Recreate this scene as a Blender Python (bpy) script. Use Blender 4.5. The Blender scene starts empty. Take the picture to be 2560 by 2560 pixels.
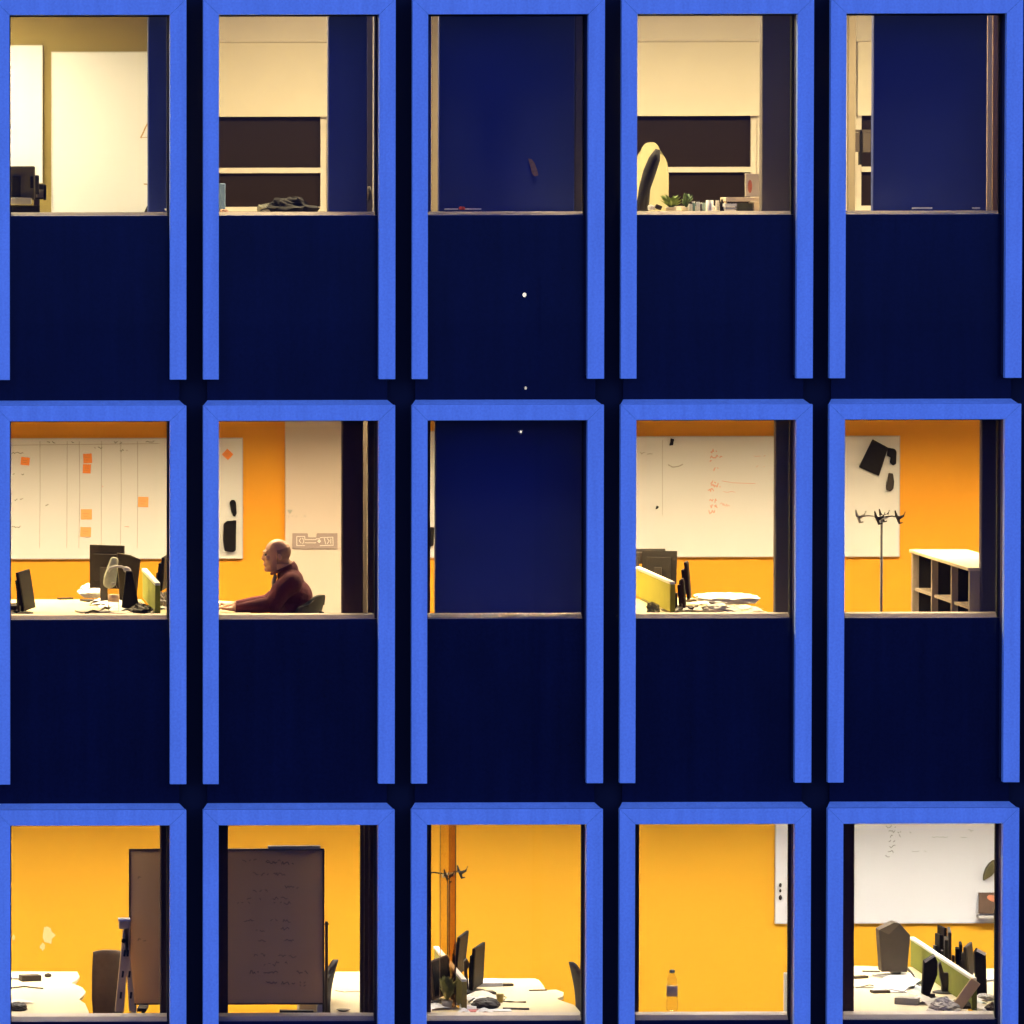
import bpy, bmesh, math, random
from mathutils import Vector, Matrix, Euler
random.seed(7)
S = bpy.context.scene
COL = S.collection
M = .003                                   # metres per photo pixel on the facade plane
R_ = math.radians

# ------------------------------------------------------------------ camera
CAM = Vector((-5.28, -42.0, 20.0))
RX, RY, RZ = -3.24419555e-02, 1.94988466e-03, -4.56214063e-03
FP, UPP, VPP = 14023.0165, -419.65666, 967.393075
ROT = Matrix.Rotation(RZ, 3, 'Z') @ Matrix.Rotation(RY, 3, 'Y') @ Matrix.Rotation(RX, 3, 'X')
cd = bpy.data.cameras.new("camera")
cam = bpy.data.objects.new("camera", cd); COL.objects.link(cam)
cam.matrix_world = Matrix.Translation(CAM) @ ROT.to_4x4() @ Matrix.Rotation(math.pi/2, 4, 'X')
cd.sensor_width = 36; cd.lens = FP/2560*36
cd.shift_x = (1280-UPP)/2560; cd.shift_y = (VPP-1280)/2560
cd.clip_start = 1; cd.clip_end = 3000
S.camera = cam

def ray(u, v): return ROT @ Vector(((u-UPP)/FP, 1.0, -(v-VPP)/FP))
def P(u, v, d):                            # point of the photo's pixel at depth d behind the frame front
    r = ray(u, v); return CAM + r*((d-CAM.y)/r.y)
def PZ(u, v, z):                           # the same on a horizontal plane
    r = ray(u, v); return CAM + r*((z-CAM.z)/r.z)

# ------------------------------------------------------------------ world, view
W = bpy.data.worlds.new("World"); S.world = W; W.use_nodes = True
nt = W.node_tree; nt.nodes.clear()
sky = nt.nodes.new('ShaderNodeTexSky'); sky.sky_type = 'NISHITA'; sky.sun_disc = False
sky.sun_elevation = R_(1.0); sky.sun_rotation = R_(0); sky.air_density = 1.0; sky.dust_density = .5; sky.ozone_density = 4
bw = nt.nodes.new('ShaderNodeRGBToBW')
mul = nt.nodes.new('ShaderNodeMix'); mul.data_type = 'RGBA'; mul.blend_type = 'MULTIPLY'; mul.inputs[0].default_value = 1
mul.inputs[7].default_value = (.10, .18, 1.0, 1)      # blue hour
bg = nt.nodes.new('ShaderNodeBackground'); bg.inputs[1].default_value = 5.6
out = nt.nodes.new('ShaderNodeOutputWorld')
nt.links.new(sky.outputs[0], bw.inputs[0]); nt.links.new(bw.outputs[0], mul.inputs[6])
nt.links.new(mul.outputs[2], bg.inputs[0]); nt.links.new(bg.outputs[0], out.inputs[0])
S.view_settings.view_transform = 'Standard'; S.view_settings.look = 'None'
S.view_settings.exposure = 0; S.view_settings.gamma = 1
LAMP = {0: (1.0, .85, .52), 1: (1.0, .79, .43), 2: (1.0, .78, .44), 3: (1.0, .91, .78)}

# ------------------------------------------------------------------ materials
def mat(name, col, rough=.6, var=.08, scale=6, metal=0, bump=0, spec=.5):
    m = bpy.data.materials.new(name); m.use_nodes = True
    n = m.node_tree; b = n.nodes['Principled BSDF']
    b.inputs['Roughness'].default_value = rough; b.inputs['Metallic'].default_value = metal
    b.inputs['Specular IOR Level'].default_value = spec
    tc = n.nodes.new('ShaderNodeTexCoord'); no = n.nodes.new('ShaderNodeTexNoise')
    no.inputs['Scale'].default_value = scale; no.inputs['Detail'].default_value = 5
    n.links.new(tc.outputs['Object'], no.inputs['Vector'])
    r = n.nodes.new('ShaderNodeMix'); r.data_type = 'RGBA'
    r.inputs[6].default_value = tuple(max(0, c*(1-var)) for c in col)+(1,)
    r.inputs[7].default_value = tuple(min(1, c*(1+var)) for c in col)+(1,)
    n.links.new(no.outputs['Fac'], r.inputs[0]); n.links.new(r.outputs[2], b.inputs['Base Color'])
    if bump:
        bp = n.nodes.new('ShaderNodeBump'); bp.inputs['Strength'].default_value = bump; bp.inputs['Distance'].default_value = .01
        n2 = n.nodes.new('ShaderNodeTexNoise'); n2.inputs['Scale'].default_value = scale*8
        n.links.new(tc.outputs['Object'], n2.inputs['Vector'])
        n.links.new(n2.outputs['Fac'], bp.inputs['Height']); n.links.new(bp.outputs[0], b.inputs['Normal'])
    return m
def emit(name, col, s):
    m = bpy.data.materials.new(name); m.use_nodes = True; n = m.node_tree; n.nodes.clear()
    e = n.nodes.new('ShaderNodeEmission'); e.inputs[0].default_value = col+(1,); e.inputs[1].default_value = s
    o = n.nodes.new('ShaderNodeOutputMaterial'); n.links.new(e.outputs[0], o.inputs[0]); return m
def glassmat(name, tint, ior=1.5):
    m = bpy.data.materials.new(name); m.use_nodes = True; n = m.node_tree; n.nodes.clear()
    t = n.nodes.new('ShaderNodeBsdfTransparent'); t.inputs[0].default_value = tint+(1,)
    g = n.nodes.new('ShaderNodeBsdfGlossy'); g.inputs['Roughness'].default_value = .0; g.inputs[0].default_value = (1, 1, 1, 1)
    f = n.nodes.new('ShaderNodeFresnel'); f.inputs[0].default_value = ior
    x = n.nodes.new('ShaderNodeMixShader'); o = n.nodes.new('ShaderNodeOutputMaterial')
    n.links.new(f.outputs[0], x.inputs[0]); n.links.new(t.outputs[0], x.inputs[1]); n.links.new(g.outputs[0], x.inputs[2])
    n.links.new(x.outputs[0], o.inputs[0]); return m
m_frame = mat('frame_paint', (.70, .95, .84), .45, .07, 3, bump=.08)
def facade_mat(m, amp, sc):
    n = m.node_tree; b = n.nodes['Principled BSDF']; src = b.inputs['Base Color'].links[0].from_socket
    tc = n.nodes.new('ShaderNodeTexCoord'); geo = n.nodes.new('ShaderNodeNewGeometry'); mp = n.nodes.new('ShaderNodeMapping'); mp.inputs['Scale'].default_value = (9, 9, .5)
    st = n.nodes.new('ShaderNodeTexNoise'); st.inputs['Scale'].default_value = 1.6; st.inputs['Detail'].default_value = 4
    gr = n.nodes.new('ShaderNodeTexNoise'); gr.inputs['Scale'].default_value = sc; gr.inputs['Detail'].default_value = 2
    n.links.new(geo.outputs['Position'], mp.inputs[0]); n.links.new(mp.outputs[0], st.inputs['Vector']); n.links.new(geo.outputs['Position'], gr.inputs['Vector'])
    ad = n.nodes.new('ShaderNodeMath'); ad.operation = 'ADD'; n.links.new(st.outputs['Fac'], ad.inputs[0]); n.links.new(gr.outputs['Fac'], ad.inputs[1])
    mr = n.nodes.new('ShaderNodeMapRange'); mr.inputs['From Min'].default_value = .55; mr.inputs['From Max'].default_value = 1.45
    mr.inputs['To Min'].default_value = 1-amp; mr.inputs['To Max'].default_value = 1+amp*.6
    n.links.new(ad.outputs[0], mr.inputs['Value'])
    mx = n.nodes.new('ShaderNodeVectorMath'); mx.operation = 'SCALE'; n.links.new(src, mx.inputs[0]); n.links.new(mr.outputs[0], mx.inputs['Scale'])
    n.links.new(mx.outputs[0], b.inputs['Base Color'])
facade_mat(m_frame, .20, 55)
m_span = mat('spandrel_enamel', (.006, .009, .024), .22, .4, 1.5, spec=.2)
facade_mat(m_span, .35, 40)
m_span.node_tree.nodes['Principled BSDF'].inputs['Coat Weight'].default_value = .22; m_span.node_tree.nodes['Principled BSDF'].inputs['Coat Roughness'].default_value = .0
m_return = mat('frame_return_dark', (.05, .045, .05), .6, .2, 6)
m_dark = mat('dark_cladding', (.006, .006, .010), .8, .2, 4)
m_glass = glassmat('window_glass', (.72, .72, .72), 1.22)
m_orange = mat('orange_wall_paint', (.80, .34, .008), .75, .03, 1.5)
m_yellow = mat('yellow_wall_paint', (.80, .395, .008), .75, .03, 1.5)
m_cream = mat('cream_wall_paint', (.72, .66, .55), .7, .03, 2)
m_olive = mat('olive_wall_paint', (.22, .165, .04), .8, .04, 2)
m_white = mat('white_board', (.74, .735, .73), .35, .03, 3)
m_wallw = mat('white_wall', (.66, .56, .48), .6, .03, 2)
m_blind = mat('blind_fabric', (.76, .70, .56), .85, .03, 8)
m_ceil = mat('ceiling_paint', (.6, .58, .52), .9, .03, 3)
m_carpet = mat('carpet', (.12, .11, .10), .95, .2, 30)
m_col = mat('column_cladding', (.034, .062, .27), .6, .2, 2)
m_navy = mat('navy_column', (.035, .035, .09), .7, .2, 2)
m_dcol = mat('dark_brown_column', (.055, .022, .018), .75, .2, 2)
m_colw = mat('brown_column_cladding', (.15, .13, .12), .75, .25, 2)
m_post = mat('beige_metal', (.075, .055, .038), .5, .08, 5)
m_postb = mat('pale_beige_metal', (.62, .42, .25), .6, .08, 5)
m_brownb = mat('tan_metal', (.34, .20, .11), .6, .1, 5)
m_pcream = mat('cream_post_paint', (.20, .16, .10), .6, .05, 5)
m_brown = mat('brown_metal', (.05, .03, .018), .5, .1, 5)
m_sill = mat('sill_board', (.66, .56, .45), .5, .1, 12)
m_desk = mat('desk_laminate', (.74, .62, .36), .45, .04, 3)
m_black = mat('black_plastic', (.005, .004, .004), .6, .2, 10, spec=.15)
m_dgrey = mat('dark_grey_plastic', (.035, .028, .022), .6, .15, 10, spec=.3)
m_grey = mat('grey_plastic', (.32, .30, .27), .5, .1, 10)
m_lgrey = mat('light_grey_plastic', (.55, .53, .49), .4, .08, 10)
m_paper = mat('paper', (.85, .84, .82), .8, .04, 8)
m_ppr2 = mat('used_paper', (.72, .66, .55), .8, .1, 14)
m_warm = mat('warm_white_metal', (.90, .60, .28), .5, .08, 10)
m_green = mat('green_felt', (.22, .24, .03), .9, .15, 14)
m_trim = mat('screen_trim', (.78, .76, .68), .4, .04, 6)
m_postit = mat('orange_note', (.95, .28, .05), .8, .1, 20)
m_postit2 = mat('faded_orange_note', (.95, .42, .14), .8, .1, 20)
m_ink = mat('marker_ink', (.10, .10, .09), .8, .2, 20)
m_inkl = mat('faint_marker_ink', (.42, .41, .36), .8, .2, 20)
m_inkr = mat('red_marker_ink', (.80, .38, .30), .8, .1, 20)
m_inkb = mat('brown_marker_ink', (.45, .25, .08), .8, .1, 20)
m_fabric = mat('chair_fabric', (.045, .04, .04), .95, .2, 30)
m_brfab = mat('brown_chair_fabric', (.11, .075, .05), .95, .2, 25)
m_cfab = mat('cream_chair_fabric', (.46, .41, .23), .9, .06, 20)
m_steel = mat('steel', (.55, .52, .46), .3, .08, 10, metal=.7)
m_wood = mat('shelf_body', (.40, .33, .25), .6, .1, 6)
m_shade = mat('shelf_inside_shade', (.004, .003, .003), .8, .2, 6)  # shade of the shelf openings put into a near-black colour
m_leaf = mat('leaf', (.14, .22, .04), .6, .3, 20)
m_pot = mat('pot', (.55, .50, .40), .6, .1, 10)
m_red = mat('red_plastic', (.6, .06, .05), .5, .1, 10)
m_blue = mat('blue_card', (.12, .22, .40), .6, .1, 10)
m_boardb = mat('mobile_board_surface', (.85, .50, .20), .5, .1, 3)
m_ink2 = mat('dry_marker_ink', (.42, .27, .13), .8, .1, 3)
m_clear = glassmat('clear_plastic', (.95, .94, .93), 1.08)
m_blabel = mat('bottle_label', (.80, .55, .33), .6, .2, 30)
m_skin = mat('skin', (.58, .30, .18), .5, .08, 12)
m_shirt = mat('maroon_wool', (.105, .015, .026), .95, .35, 14, bump=.6)
m_trous = mat('dark_trousers', (.03, .03, .045), .9, .2, 30)
m_scarf = mat('olive_scarf', (.50, .40, .22), .9, .15, 30)
m_ground = mat('asphalt', (.10, .10, .11), .9, .2, .05)
m_bag = mat('black_cloth', (.005, .004, .006), .9, .3, 20, bump=.3)

# ------------------------------------------------------------------ mesh builder
class MB:
    def __init__(s): s.v = []; s.f = []; s.mi = []
    def add(s, vs, fs, mi=0):
        o = len(s.v); s.v += [Vector(p) for p in vs]
        for f in fs: s.f.append(tuple(o+i for i in f)); s.mi.append(mi)
        return s
    def box(s, a, b, mi=0):
        (x0, y0, z0), (x1, y1, z1) = [(min(p, q), max(p, q)) for p, q in zip(a, b)] and ((min(a[0], b[0]), min(a[1], b[1]), min(a[2], b[2])), (max(a[0], b[0]), max(a[1], b[1]), max(a[2], b[2])))
        return s.add([(x0, y0, z0), (x1, y0, z0), (x1, y1, z0), (x0, y1, z0), (x0, y0, z1), (x1, y0, z1), (x1, y1, z1), (x0, y1, z1)],
                     [(3, 2, 1, 0), (4, 5, 6, 7), (0, 1, 5, 4), (1, 2, 6, 5), (2, 3, 7, 6), (3, 0, 4, 7)], mi)
    def obox(s, c, size, rot=(0, 0, 0), mi=0):      # oriented box
        e = Euler(rot).to_matrix(); c = Vector(c); h = [q/2 for q in size]
        vs = [c + e @ Vector((sx*h[0], sy*h[1], sz*h[2])) for sz in (-1, 1) for sx, sy in ((-1, -1), (1, -1), (1, 1), (-1, 1))]
        return s.add(vs, [(3, 2, 1, 0), (4, 5, 6, 7), (0, 1, 5, 4), (1, 2, 6, 5), (2, 3, 7, 6), (3, 0, 4, 7)], mi)
    def prism(s, pts, off, mi=0):
        n = len(pts); off = Vector(off); a = [Vector(p) for p in pts]
        return s.add(a+[p+off for p in a], [tuple(range(n)), tuple(range(2*n-1, n-1, -1))]+[(i, i+n, (i+1) % n+n, (i+1) % n) for i in range(n)], mi)
    def tube(s, pts, r, seg=8, mi=0):
        pts = [Vector(p) for p in pts]; rs = r if isinstance(r, (list, tuple)) else [r]*len(pts); rings = []
        for i, p in enumerate(pts):
            d = (pts[min(i+1, len(pts)-1)]-pts[max(i-1, 0)]).normalized()
            a = d.cross(Vector((0, 0, 1)) if abs(d.z) < .9 else Vector((1, 0, 0))).normalized(); b = d.cross(a)
            rings.append([p+(a*math.cos(t)+b*math.sin(t))*rs[i] for t in [2*math.pi*k/seg for k in range(seg)]])
        vs = [q for g in rings for q in g]; fs = []
        for i in range(len(pts)-1):
            for k in range(seg):
                fs.append((i*seg+k, i*seg+(k+1) % seg, (i+1)*seg+(k+1) % seg, (i+1)*seg+k))
        fs += [tuple(range(seg))[::-1], tuple(range((len(pts)-1)*seg, len(pts)*seg))]
        return s.add(vs, fs, mi)
    def lathe(s, c, prof, seg=16, mi=0):             # prof: (r, z)
        c = Vector(c); return s.tube([c+Vector((0, 0, z)) for r, z in prof], [max(r, .0005) for r, z in prof], seg, mi)
    def ell(s, c, r, rot=(0, 0, 0), nu=16, nv=10, mi=0):
        e = Euler(rot).to_matrix(); c = Vector(c); vs = []; fs = []
        for i in range(1, nv):
            t = math.pi*i/nv
            for k in range(nu):
                p = 2*math.pi*k/nu
                vs.append(c+e @ Vector((r[0]*math.sin(t)*math.cos(p), r[1]*math.sin(t)*math.sin(p), r[2]*math.cos(t))))
        for i in range(nv-2):
            for k in range(nu): fs.append((i*nu+k, (i+1)*nu+k, (i+1)*nu+(k+1) % nu, i*nu+(k+1) % nu))
        a = len(vs); vs += [c+e @ Vector((0, 0, r[2])), c-e @ Vector((0, 0, r[2]))]
        for k in range(nu):
            fs.append((a, k, (k+1) % nu)); fs.append((a+1, (nv-2)*nu+(k+1) % nu, (nv-2)*nu+k))
        return s.add(vs, fs, mi)
    def tf(s, mtx, a=0):
        for i in range(a, len(s.v)): s.v[i] = mtx @ s.v[i]
        return s
WL = {}
def build(name, mb, mats, parent=None, bevel=0, smooth=False, normals=True):
    mats = mats if isinstance(mats, (list, tuple)) else [mats]
    if parent is None:
        xs = [v.x for v in mb.v]; ys = [v.y for v in mb.v]; zs = [v.z for v in mb.v]
        o0 = Vector(((min(xs)+max(xs))/2, (min(ys)+max(ys))/2, min(zs)))
    else: o0 = WL[parent.name]
    me = bpy.data.meshes.new(name)
    me.from_pydata([v-o0 for v in mb.v], [], mb.f)
    for m in mats: me.materials.append(m)
    for p, i in zip(me.polygons, mb.mi): p.material_index = i; p.use_smooth = smooth
    if normals:
        bm = bmesh.new(); bm.from_mesh(me); bmesh.ops.recalc_face_normals(bm, faces=bm.faces); bm.to_mesh(me); bm.free()
    o = bpy.data.objects.new(name, me); COL.objects.link(o)
    if parent is None: o.location = o0
    else: o.parent = parent
    WL[o.name] = o0
    if bevel:
        b = o.modifiers.new('bevel', 'BEVEL'); b.width = bevel; b.segments = 2; b.limit_method = 'ANGLE'
    if smooth and not bevel:
        pass
    return o
def tag(o, label=None, cat=None, group=None, kind=None):
    if label: o['label'] = label
    if cat: o['category'] = cat
    if group: o['group'] = group
    if kind: o['kind'] = kind
    return o
def thing(name, label, cat, loc, group=None):
    o = bpy.data.objects.new(name, None); COL.objects.link(o); o.location = loc; o.empty_display_size = .1
    WL[o.name] = Vector(loc); return tag(o, label, cat, group)

# ------------------------------------------------------------------ levels (row 1 = top of the photo)
def fx(u): return (u-1280)*M
def fz(v): return 20-(v-510)*M
STEP = 1013.5*M
def zs(r): return fz(535)-(r-1)*STEP           # window sill
def zd(r): return zs(r)-.015                   # desk top
def zf(r): return zd(r)-.74                    # floor
def zc(r): return zf(r)+2.74                   # ceiling
DW = 4.6                                        # far wall depth
XL, XR = -8.2, 7.6

# ------------------------------------------------------------------ ground
g = MB().add([(-600, -900, 0), (600, -900, 0), (600, 400, 0), (-600, 400, 0)], [(0, 1, 2, 3)])
tag(build('ground', g, m_ground), kind='structure')

# ------------------------------------------------------------------ the building
B = thing('office_building', 'blue-framed dark office facade with lit offices behind its tall windows at dusk', 'building', (0, 2, 0))
IN = 14                                        # px the body is narrower than the front frame
def bay(c, r, kind='frame'):
    ul = 510+(c-2)*522; ur = ul+480; dv = (r-1)*1013.5
    vt, vi, vs, vb = -1+dv, 38+dv, 539+dv, 948+dv
    x0, x1, xi0, xi1 = fx(ul), fx(ur), fx(ul+39), fx(ur-41)
    zt, zi, zsl, zb = fz(vt), fz(vi), fz(vs), fz(vb)
    m = MB(); t = .07; g_ = .0012
    m.prism([(x0, 0, zb), (xi0, 0, zb), (xi0, 0, zi-g_), (x0, 0, zt-g_)], (0, t, 0))
    m.prism([(xi1, 0, zb), (x1, 0, zb), (x1, 0, zt-g_), (xi1, 0, zi-g_)], (0, t, 0))
    m.prism([(x0, 0, zt), (xi0, 0, zi), (xi1, 0, zi), (x1, 0, zt)], (0, t, 0))
    e = IN*M
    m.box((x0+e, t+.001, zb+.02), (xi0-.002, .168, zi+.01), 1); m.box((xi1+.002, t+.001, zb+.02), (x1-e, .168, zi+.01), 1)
    m.prism([(x0+.004, t, zt-.002), (x1-.004, t, zt-.002), (x1-e, .168, zt+.034), (x0+e, .168, zt+.034)], (0, 0, -.03))
    m.box((x0+e, t+.002, zi+.012), (x1-e, .166, zt-.035))
    f = build('facade_frame', m, [m_frame, m_return], B, bevel=.003)
    gk = MB(); gk.box((xi0-.004, .169, zsl+.006), (xi0+.008, .1745, zi)); gk.box((xi1-.008, .169, zsl+.006), (xi1+.004, .1745, zi)); gk.box((xi0+.009, .169, zi-.010), (xi1-.009, .1745, zi+.004))
    build('window_gasket', gk, m_dark, f)
    sp = MB().box((x0+e, .17, fz(vb+54)), (x1-e, .21, zsl)); build('spandrel_panel', sp, m_span, f)
    # slim dark window casement round the glass
    gl = MB().box((xi0-.03, .175, zsl+.004), (xi1+.03, .187, zi+.03)); build('glass_pane', gl, m_glass, f)
    si = MB().prism([(xi0-.05, .215, zsl-.02), (xi0-.05, .215, zsl+.003), (xi0-.05, .245, zsl+.028), (xi0-.05, .42, zsl+.028), (xi0-.05, .42, zsl-.02)], (xi1-xi0+.1, 0, 0)); build('window_sill', si, m_sill, f)
    return f
for r in (1, 2, 3):
    for c in (1, 2, 3, 4, 5): bay(c, r)
for r in (0, 1, 2, 3, 4):
    for c in (0, 1, 2, 3, 4, 5, 6):
        if r in (1, 2, 3) and 1 <= c <= 5: continue
        bay(c, r)
# dark recesses between the bays
m = MB()
for c in range(0, 8):
    a = fx(510+(c-3)*522+480-IN-30); b = fx(510+(c-2)*522+IN+30)
    if c == 0: a = XL-.4
    if c == 7: b = XR+.4
    m.box((a, .215, zs(4)-1.5), (b, .26, fz(-1-1013.5)+.5))
build('recess_cladding', m, m_dark, B)
m = MB()
for r in range(0, 5):
    m.box((XL-.4, .262, fz(948+54+(r-1)*1013.5)-.13), (XR+.4, .30, zs(r)-.002))
build('spandrel_backing', m, m_dark, B)
for r in (1, 2, 3, 4):                           # slabs: floor of r, ceiling of r+1
    m = MB().box((XL, .31, zf(r)-.004), (XR, 7.5, zc(r+1) if r < 4 else zf(4)-.3))
    build('floor_slab', m, m_ceil, B)
    m = MB().box((XL, .45, zf(r)), (XR, DW, zf(r)+.006)); build('carpet', m, m_carpet, B)
build('floor_slab', MB().box((XL, .31, zc(1)), (XR, 7.5, zc(1)+.3)), m_ceil, B)
m = MB().box((XL-.4, .31, 0), (XL, 7.9, zc(1)+3.5)); m.box((XR, .31, 0), (XR+.4, 7.9, zc(1)+3.5)); m.box((XL, 7.5, 0), (XR, 7.9, zc(1)+3.5))
m.box((XL-.4, .31, zc(1)+3.5), (XR+.4, 7.9, zc(1)+3.8)); build('outer_wall', m, m_dark, B)
build('lower_storeys', MB().box((XL-.4, .26, 0), (XR+.4, .6, zs(4)-1.5)), m_dark, B)
for r in (0, 4):
    build('closed_blind', MB().box((XL, .47, zs(r)-.3), (XR, .49, zs(r)+1.8)), m_col, B)
for r in (2, 3):
    build('far_wall', MB().box((XL, DW, zf(r)), (XR, DW+.12, zc(r))), m_orange if r == 2 else m_yellow, B)
for r in (1, 2, 3):
    build('end_wall', MB().box((XL, .45, zf(r)), (XL+.1, DW, zc(r))), m_cream, B); build('end_wall', MB().box((XR-.1, .45, zf(r)), (XR, DW, zc(r))), m_cream, B)

def X(u, d, v=535): return P(u, v, d).x
# row 1 far wall with windows, a header band and roller blinds
y1 = DW
zlo = P(1750, 527, y1).z; zhead = P(1750, 106, y1).z; zbl = P(1750, 288, y1).z; ztr = P(1750, 424, y1).z
wins = [(470, 817), (1500, 1893), (2139, 2420)]
m = MB(); edges = [X(q, y1) for w in wins for q in w]; xs_ = [XL]+edges+[XR]
m.box((XL, y1, zf(1)), (XR, y1+.12, zlo))
for i in range(0, len(xs_), 2): m.box((xs_[i], y1, zlo), (xs_[i+1], y1+.12, zhead))
m.box((XL, y1, zhead), (XR, y1+.12, zc(1)))
build('far_wall', m, m_cream, B)
build('ceiling_bulkhead', MB().box((XL, y1-.06, zhead+.002), (XR, y1-.004, zc(1)-.002)), m_cream, B, bevel=.025)
m_night = mat('night_glass', (.016, .009, .006), .5, .1, 3, spec=.1)
for a, b in wins:
    xa, xb = X(a, y1), X(b, y1)
    m = MB(); m.box((xa+.002, y1+.02, zlo+.002), (xa+.05, y1+.10, zhead-.002)); m.box((xb-.05, y1+.02, zlo+.002), (xb-.002, y1+.10, zhead-.002))
    m.box((xa+.05, y1+.01, ztr-.022), (xb-.05, y1+.10, ztr+.022)); m.box((xa+.05, y1+.02, zlo+.002), (xb-.05, y1+.10, zlo+.04))
    w = build('far_window', m, m_cream, B)
    build('pane', MB().box((xa+.05, y1+.06, zlo+.04), (xb-.05, y1+.07, zhead)), m_night, w)
    m = MB().box((xa+.01, y1-.03, zbl), (xb+.02, y1-.024, zhead)); m.box((xa+.01, y1-.036, zbl-.006), (xb+.02, y1-.018, zbl+.012))
    build('roller_blind', m, m_blind, w)
# partition and olive wall of the room at the top left
xp = X(500, .8)
build('partition_wall', MB().box((xp, .47, zf(1)), (xp+.08, DW, zc(1))), m_cream, B)
DO = 3.2
build('partition_wall', MB().box((XL+.1, DO, zf(1)), (xp, DO+.1, zc(1))), m_olive, B)
# columns just inside the glass
def column(r, ua, ub, d=.50, dep=.09, mm=None, name='column'):
    xa, xb = X(ua, d), X(ub, d)
    build(name, MB().box((xa, d, zf(r)+.006), (xb, d+dep, zc(r)-.002)), mm or m_col, B, bevel=.01)
column(1, 370, 520); column(1, 820, 918); column(1, 935, 1078, .52, .06); column(1, 1097, 1436); column(1, 1904, 2060, .5, .12, m_colw); column(1, 2182, 2466.5); column(1, 2512, 2600)
column(1, 1436, 1500, .53, .3, m_colw)  # brown strip stands in for the warm glow at the panel's right edge
column(2, 856, 909, mm=m_dcol); column(2, 921, 1077, .52, .06, m_dcol); column(2, 1090, 1540); column(2, 1941, 2100, mm=m_colw); column(2, 2457, 2600, mm=m_navy)
column(3, 401, 571, mm=m_dcol); column(3, 925, 1081, mm=m_dcol); column(3, 1465, 1603, mm=m_dcol); column(3, 2080, 2143, mm=m_dcol); column(3, 2505, 2620, mm=m_dcol)
# light posts seen in the gaps (partition ends further back)
def post(r, ua, ub, d, dep=.06, mm=None):
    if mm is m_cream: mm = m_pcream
    build('partition_post', MB().box((X(ua, d), d, zf(r)+.006), (X(ub, d), d+dep, zc(r)-.002)), mm or m_post, B, bevel=.006)
post(1, 917, 932, 1.2); post(2, 908, 919, 2.6); post(1, 2466.5, 2480, .8, mm=m_postb); post(1, 2480.5, 2502, .85, mm=m_brownb); post(1, 2502.5, 2508, .8, mm=m_postb)
post(1, 2120, 2138, 3.0, mm=m_cream); post(1, 1080, 1096, 4.2, mm=m_cream)
post(3, 903, 912, .6, mm=m_brown); post(3, 913, 926, .62, mm=m_brown)
m_smoke = glassmat('smoked_glass', (.90, .82, .70), 1.2); m_smoke2 = glassmat('brown_glass', (.68, .52, .36), 1.2)
build('glass_partition', MB().box((X(1104, .9), .9, zf(3)+.006), (X(1124, .9), .93, zc(3)-.002)), m_smoke, B)
build('glass_partition', MB().box((X(1124.5, .9), .9, zf(3)+.006), (X(1141, .9), .93, zc(3)-.002)), m_smoke2, B)
column(3, 1141.2, 1143.5, .9, .03, m_brown, 'partition_post'); column(3, 1102.8, 1104, .9, .03, m_brown, 'partition_post')

# ------------------------------------------------------------------ ceiling luminaires
m_lampbody = mat('luminaire_white', (.8, .8, .8), .4, .02, 5)
def lamps(r, xs, y, power, spread, drop=.06, key=None):
    for x in xs:
        fx_ = MB().box((x-.6, y-.14, zc(r)-drop), (x+.6, y+.14, zc(r)-.003))
        L = build('ceiling_luminaire', fx_, m_lampbody, B)
        ld = bpy.data.lights.new('luminaire_light', 'AREA'); ld.shape = 'RECTANGLE'; ld.size = 1.15; ld.size_y = .24
        ld.energy = power; ld.color = LAMP[key if key is not None else r]; ld.spread = R_(spread)
        lo = bpy.data.objects.new('luminaire_light', ld); COL.objects.link(lo); lo.location = (x, y, zc(r)-drop-.006)
xs8 = [-7.0+1.75*i for i in range(9)]
lamps(1, [-1.45]+[x for x in xs8 if x > xp+.9], 1.6, 238, 178)
lamps(1, [-7.3, -5.6, -4.2], 1.9, 250, 165, key=0)
lamps(2, xs8, 2.3, 228, 146)
lamps(3, xs8, 2.7, 148, 142)
def sill_light(r, ua, ub, power):  # added lamps between glass and panels, only to brighten the sill
    xa, xb = X(ua, .32), X(ub, .32); xm = (xa+xb)/2
    build('added_sill_lamp', MB().box((xa, .27, zc(r)-.05), (xb, .33, zc(r)-.003)), m_lampbody, B)
    ld = bpy.data.lights.new('sill_light', 'AREA'); ld.shape = 'RECTANGLE'; ld.size = xb-xa; ld.size_y = .04; ld.energy = power; ld.color = LAMP[r]; ld.spread = R_(22)
    lo = bpy.data.objects.new('sill_light', ld); COL.objects.link(lo); lo.location = (xm, .31, zc(r)-.055)
sill_light(2, 1085, 1460, 4.5); sill_light(1, 1290, 1460, 2.6); sill_light(1, 1115, 1190, .9); sill_light(1, 2150, 2440, 3.0)
lamps(3, [-7.0, -3.6, -.1, 3.4], .78, 22, 170)  # added weak fill row that brightens things close to the glass

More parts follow.
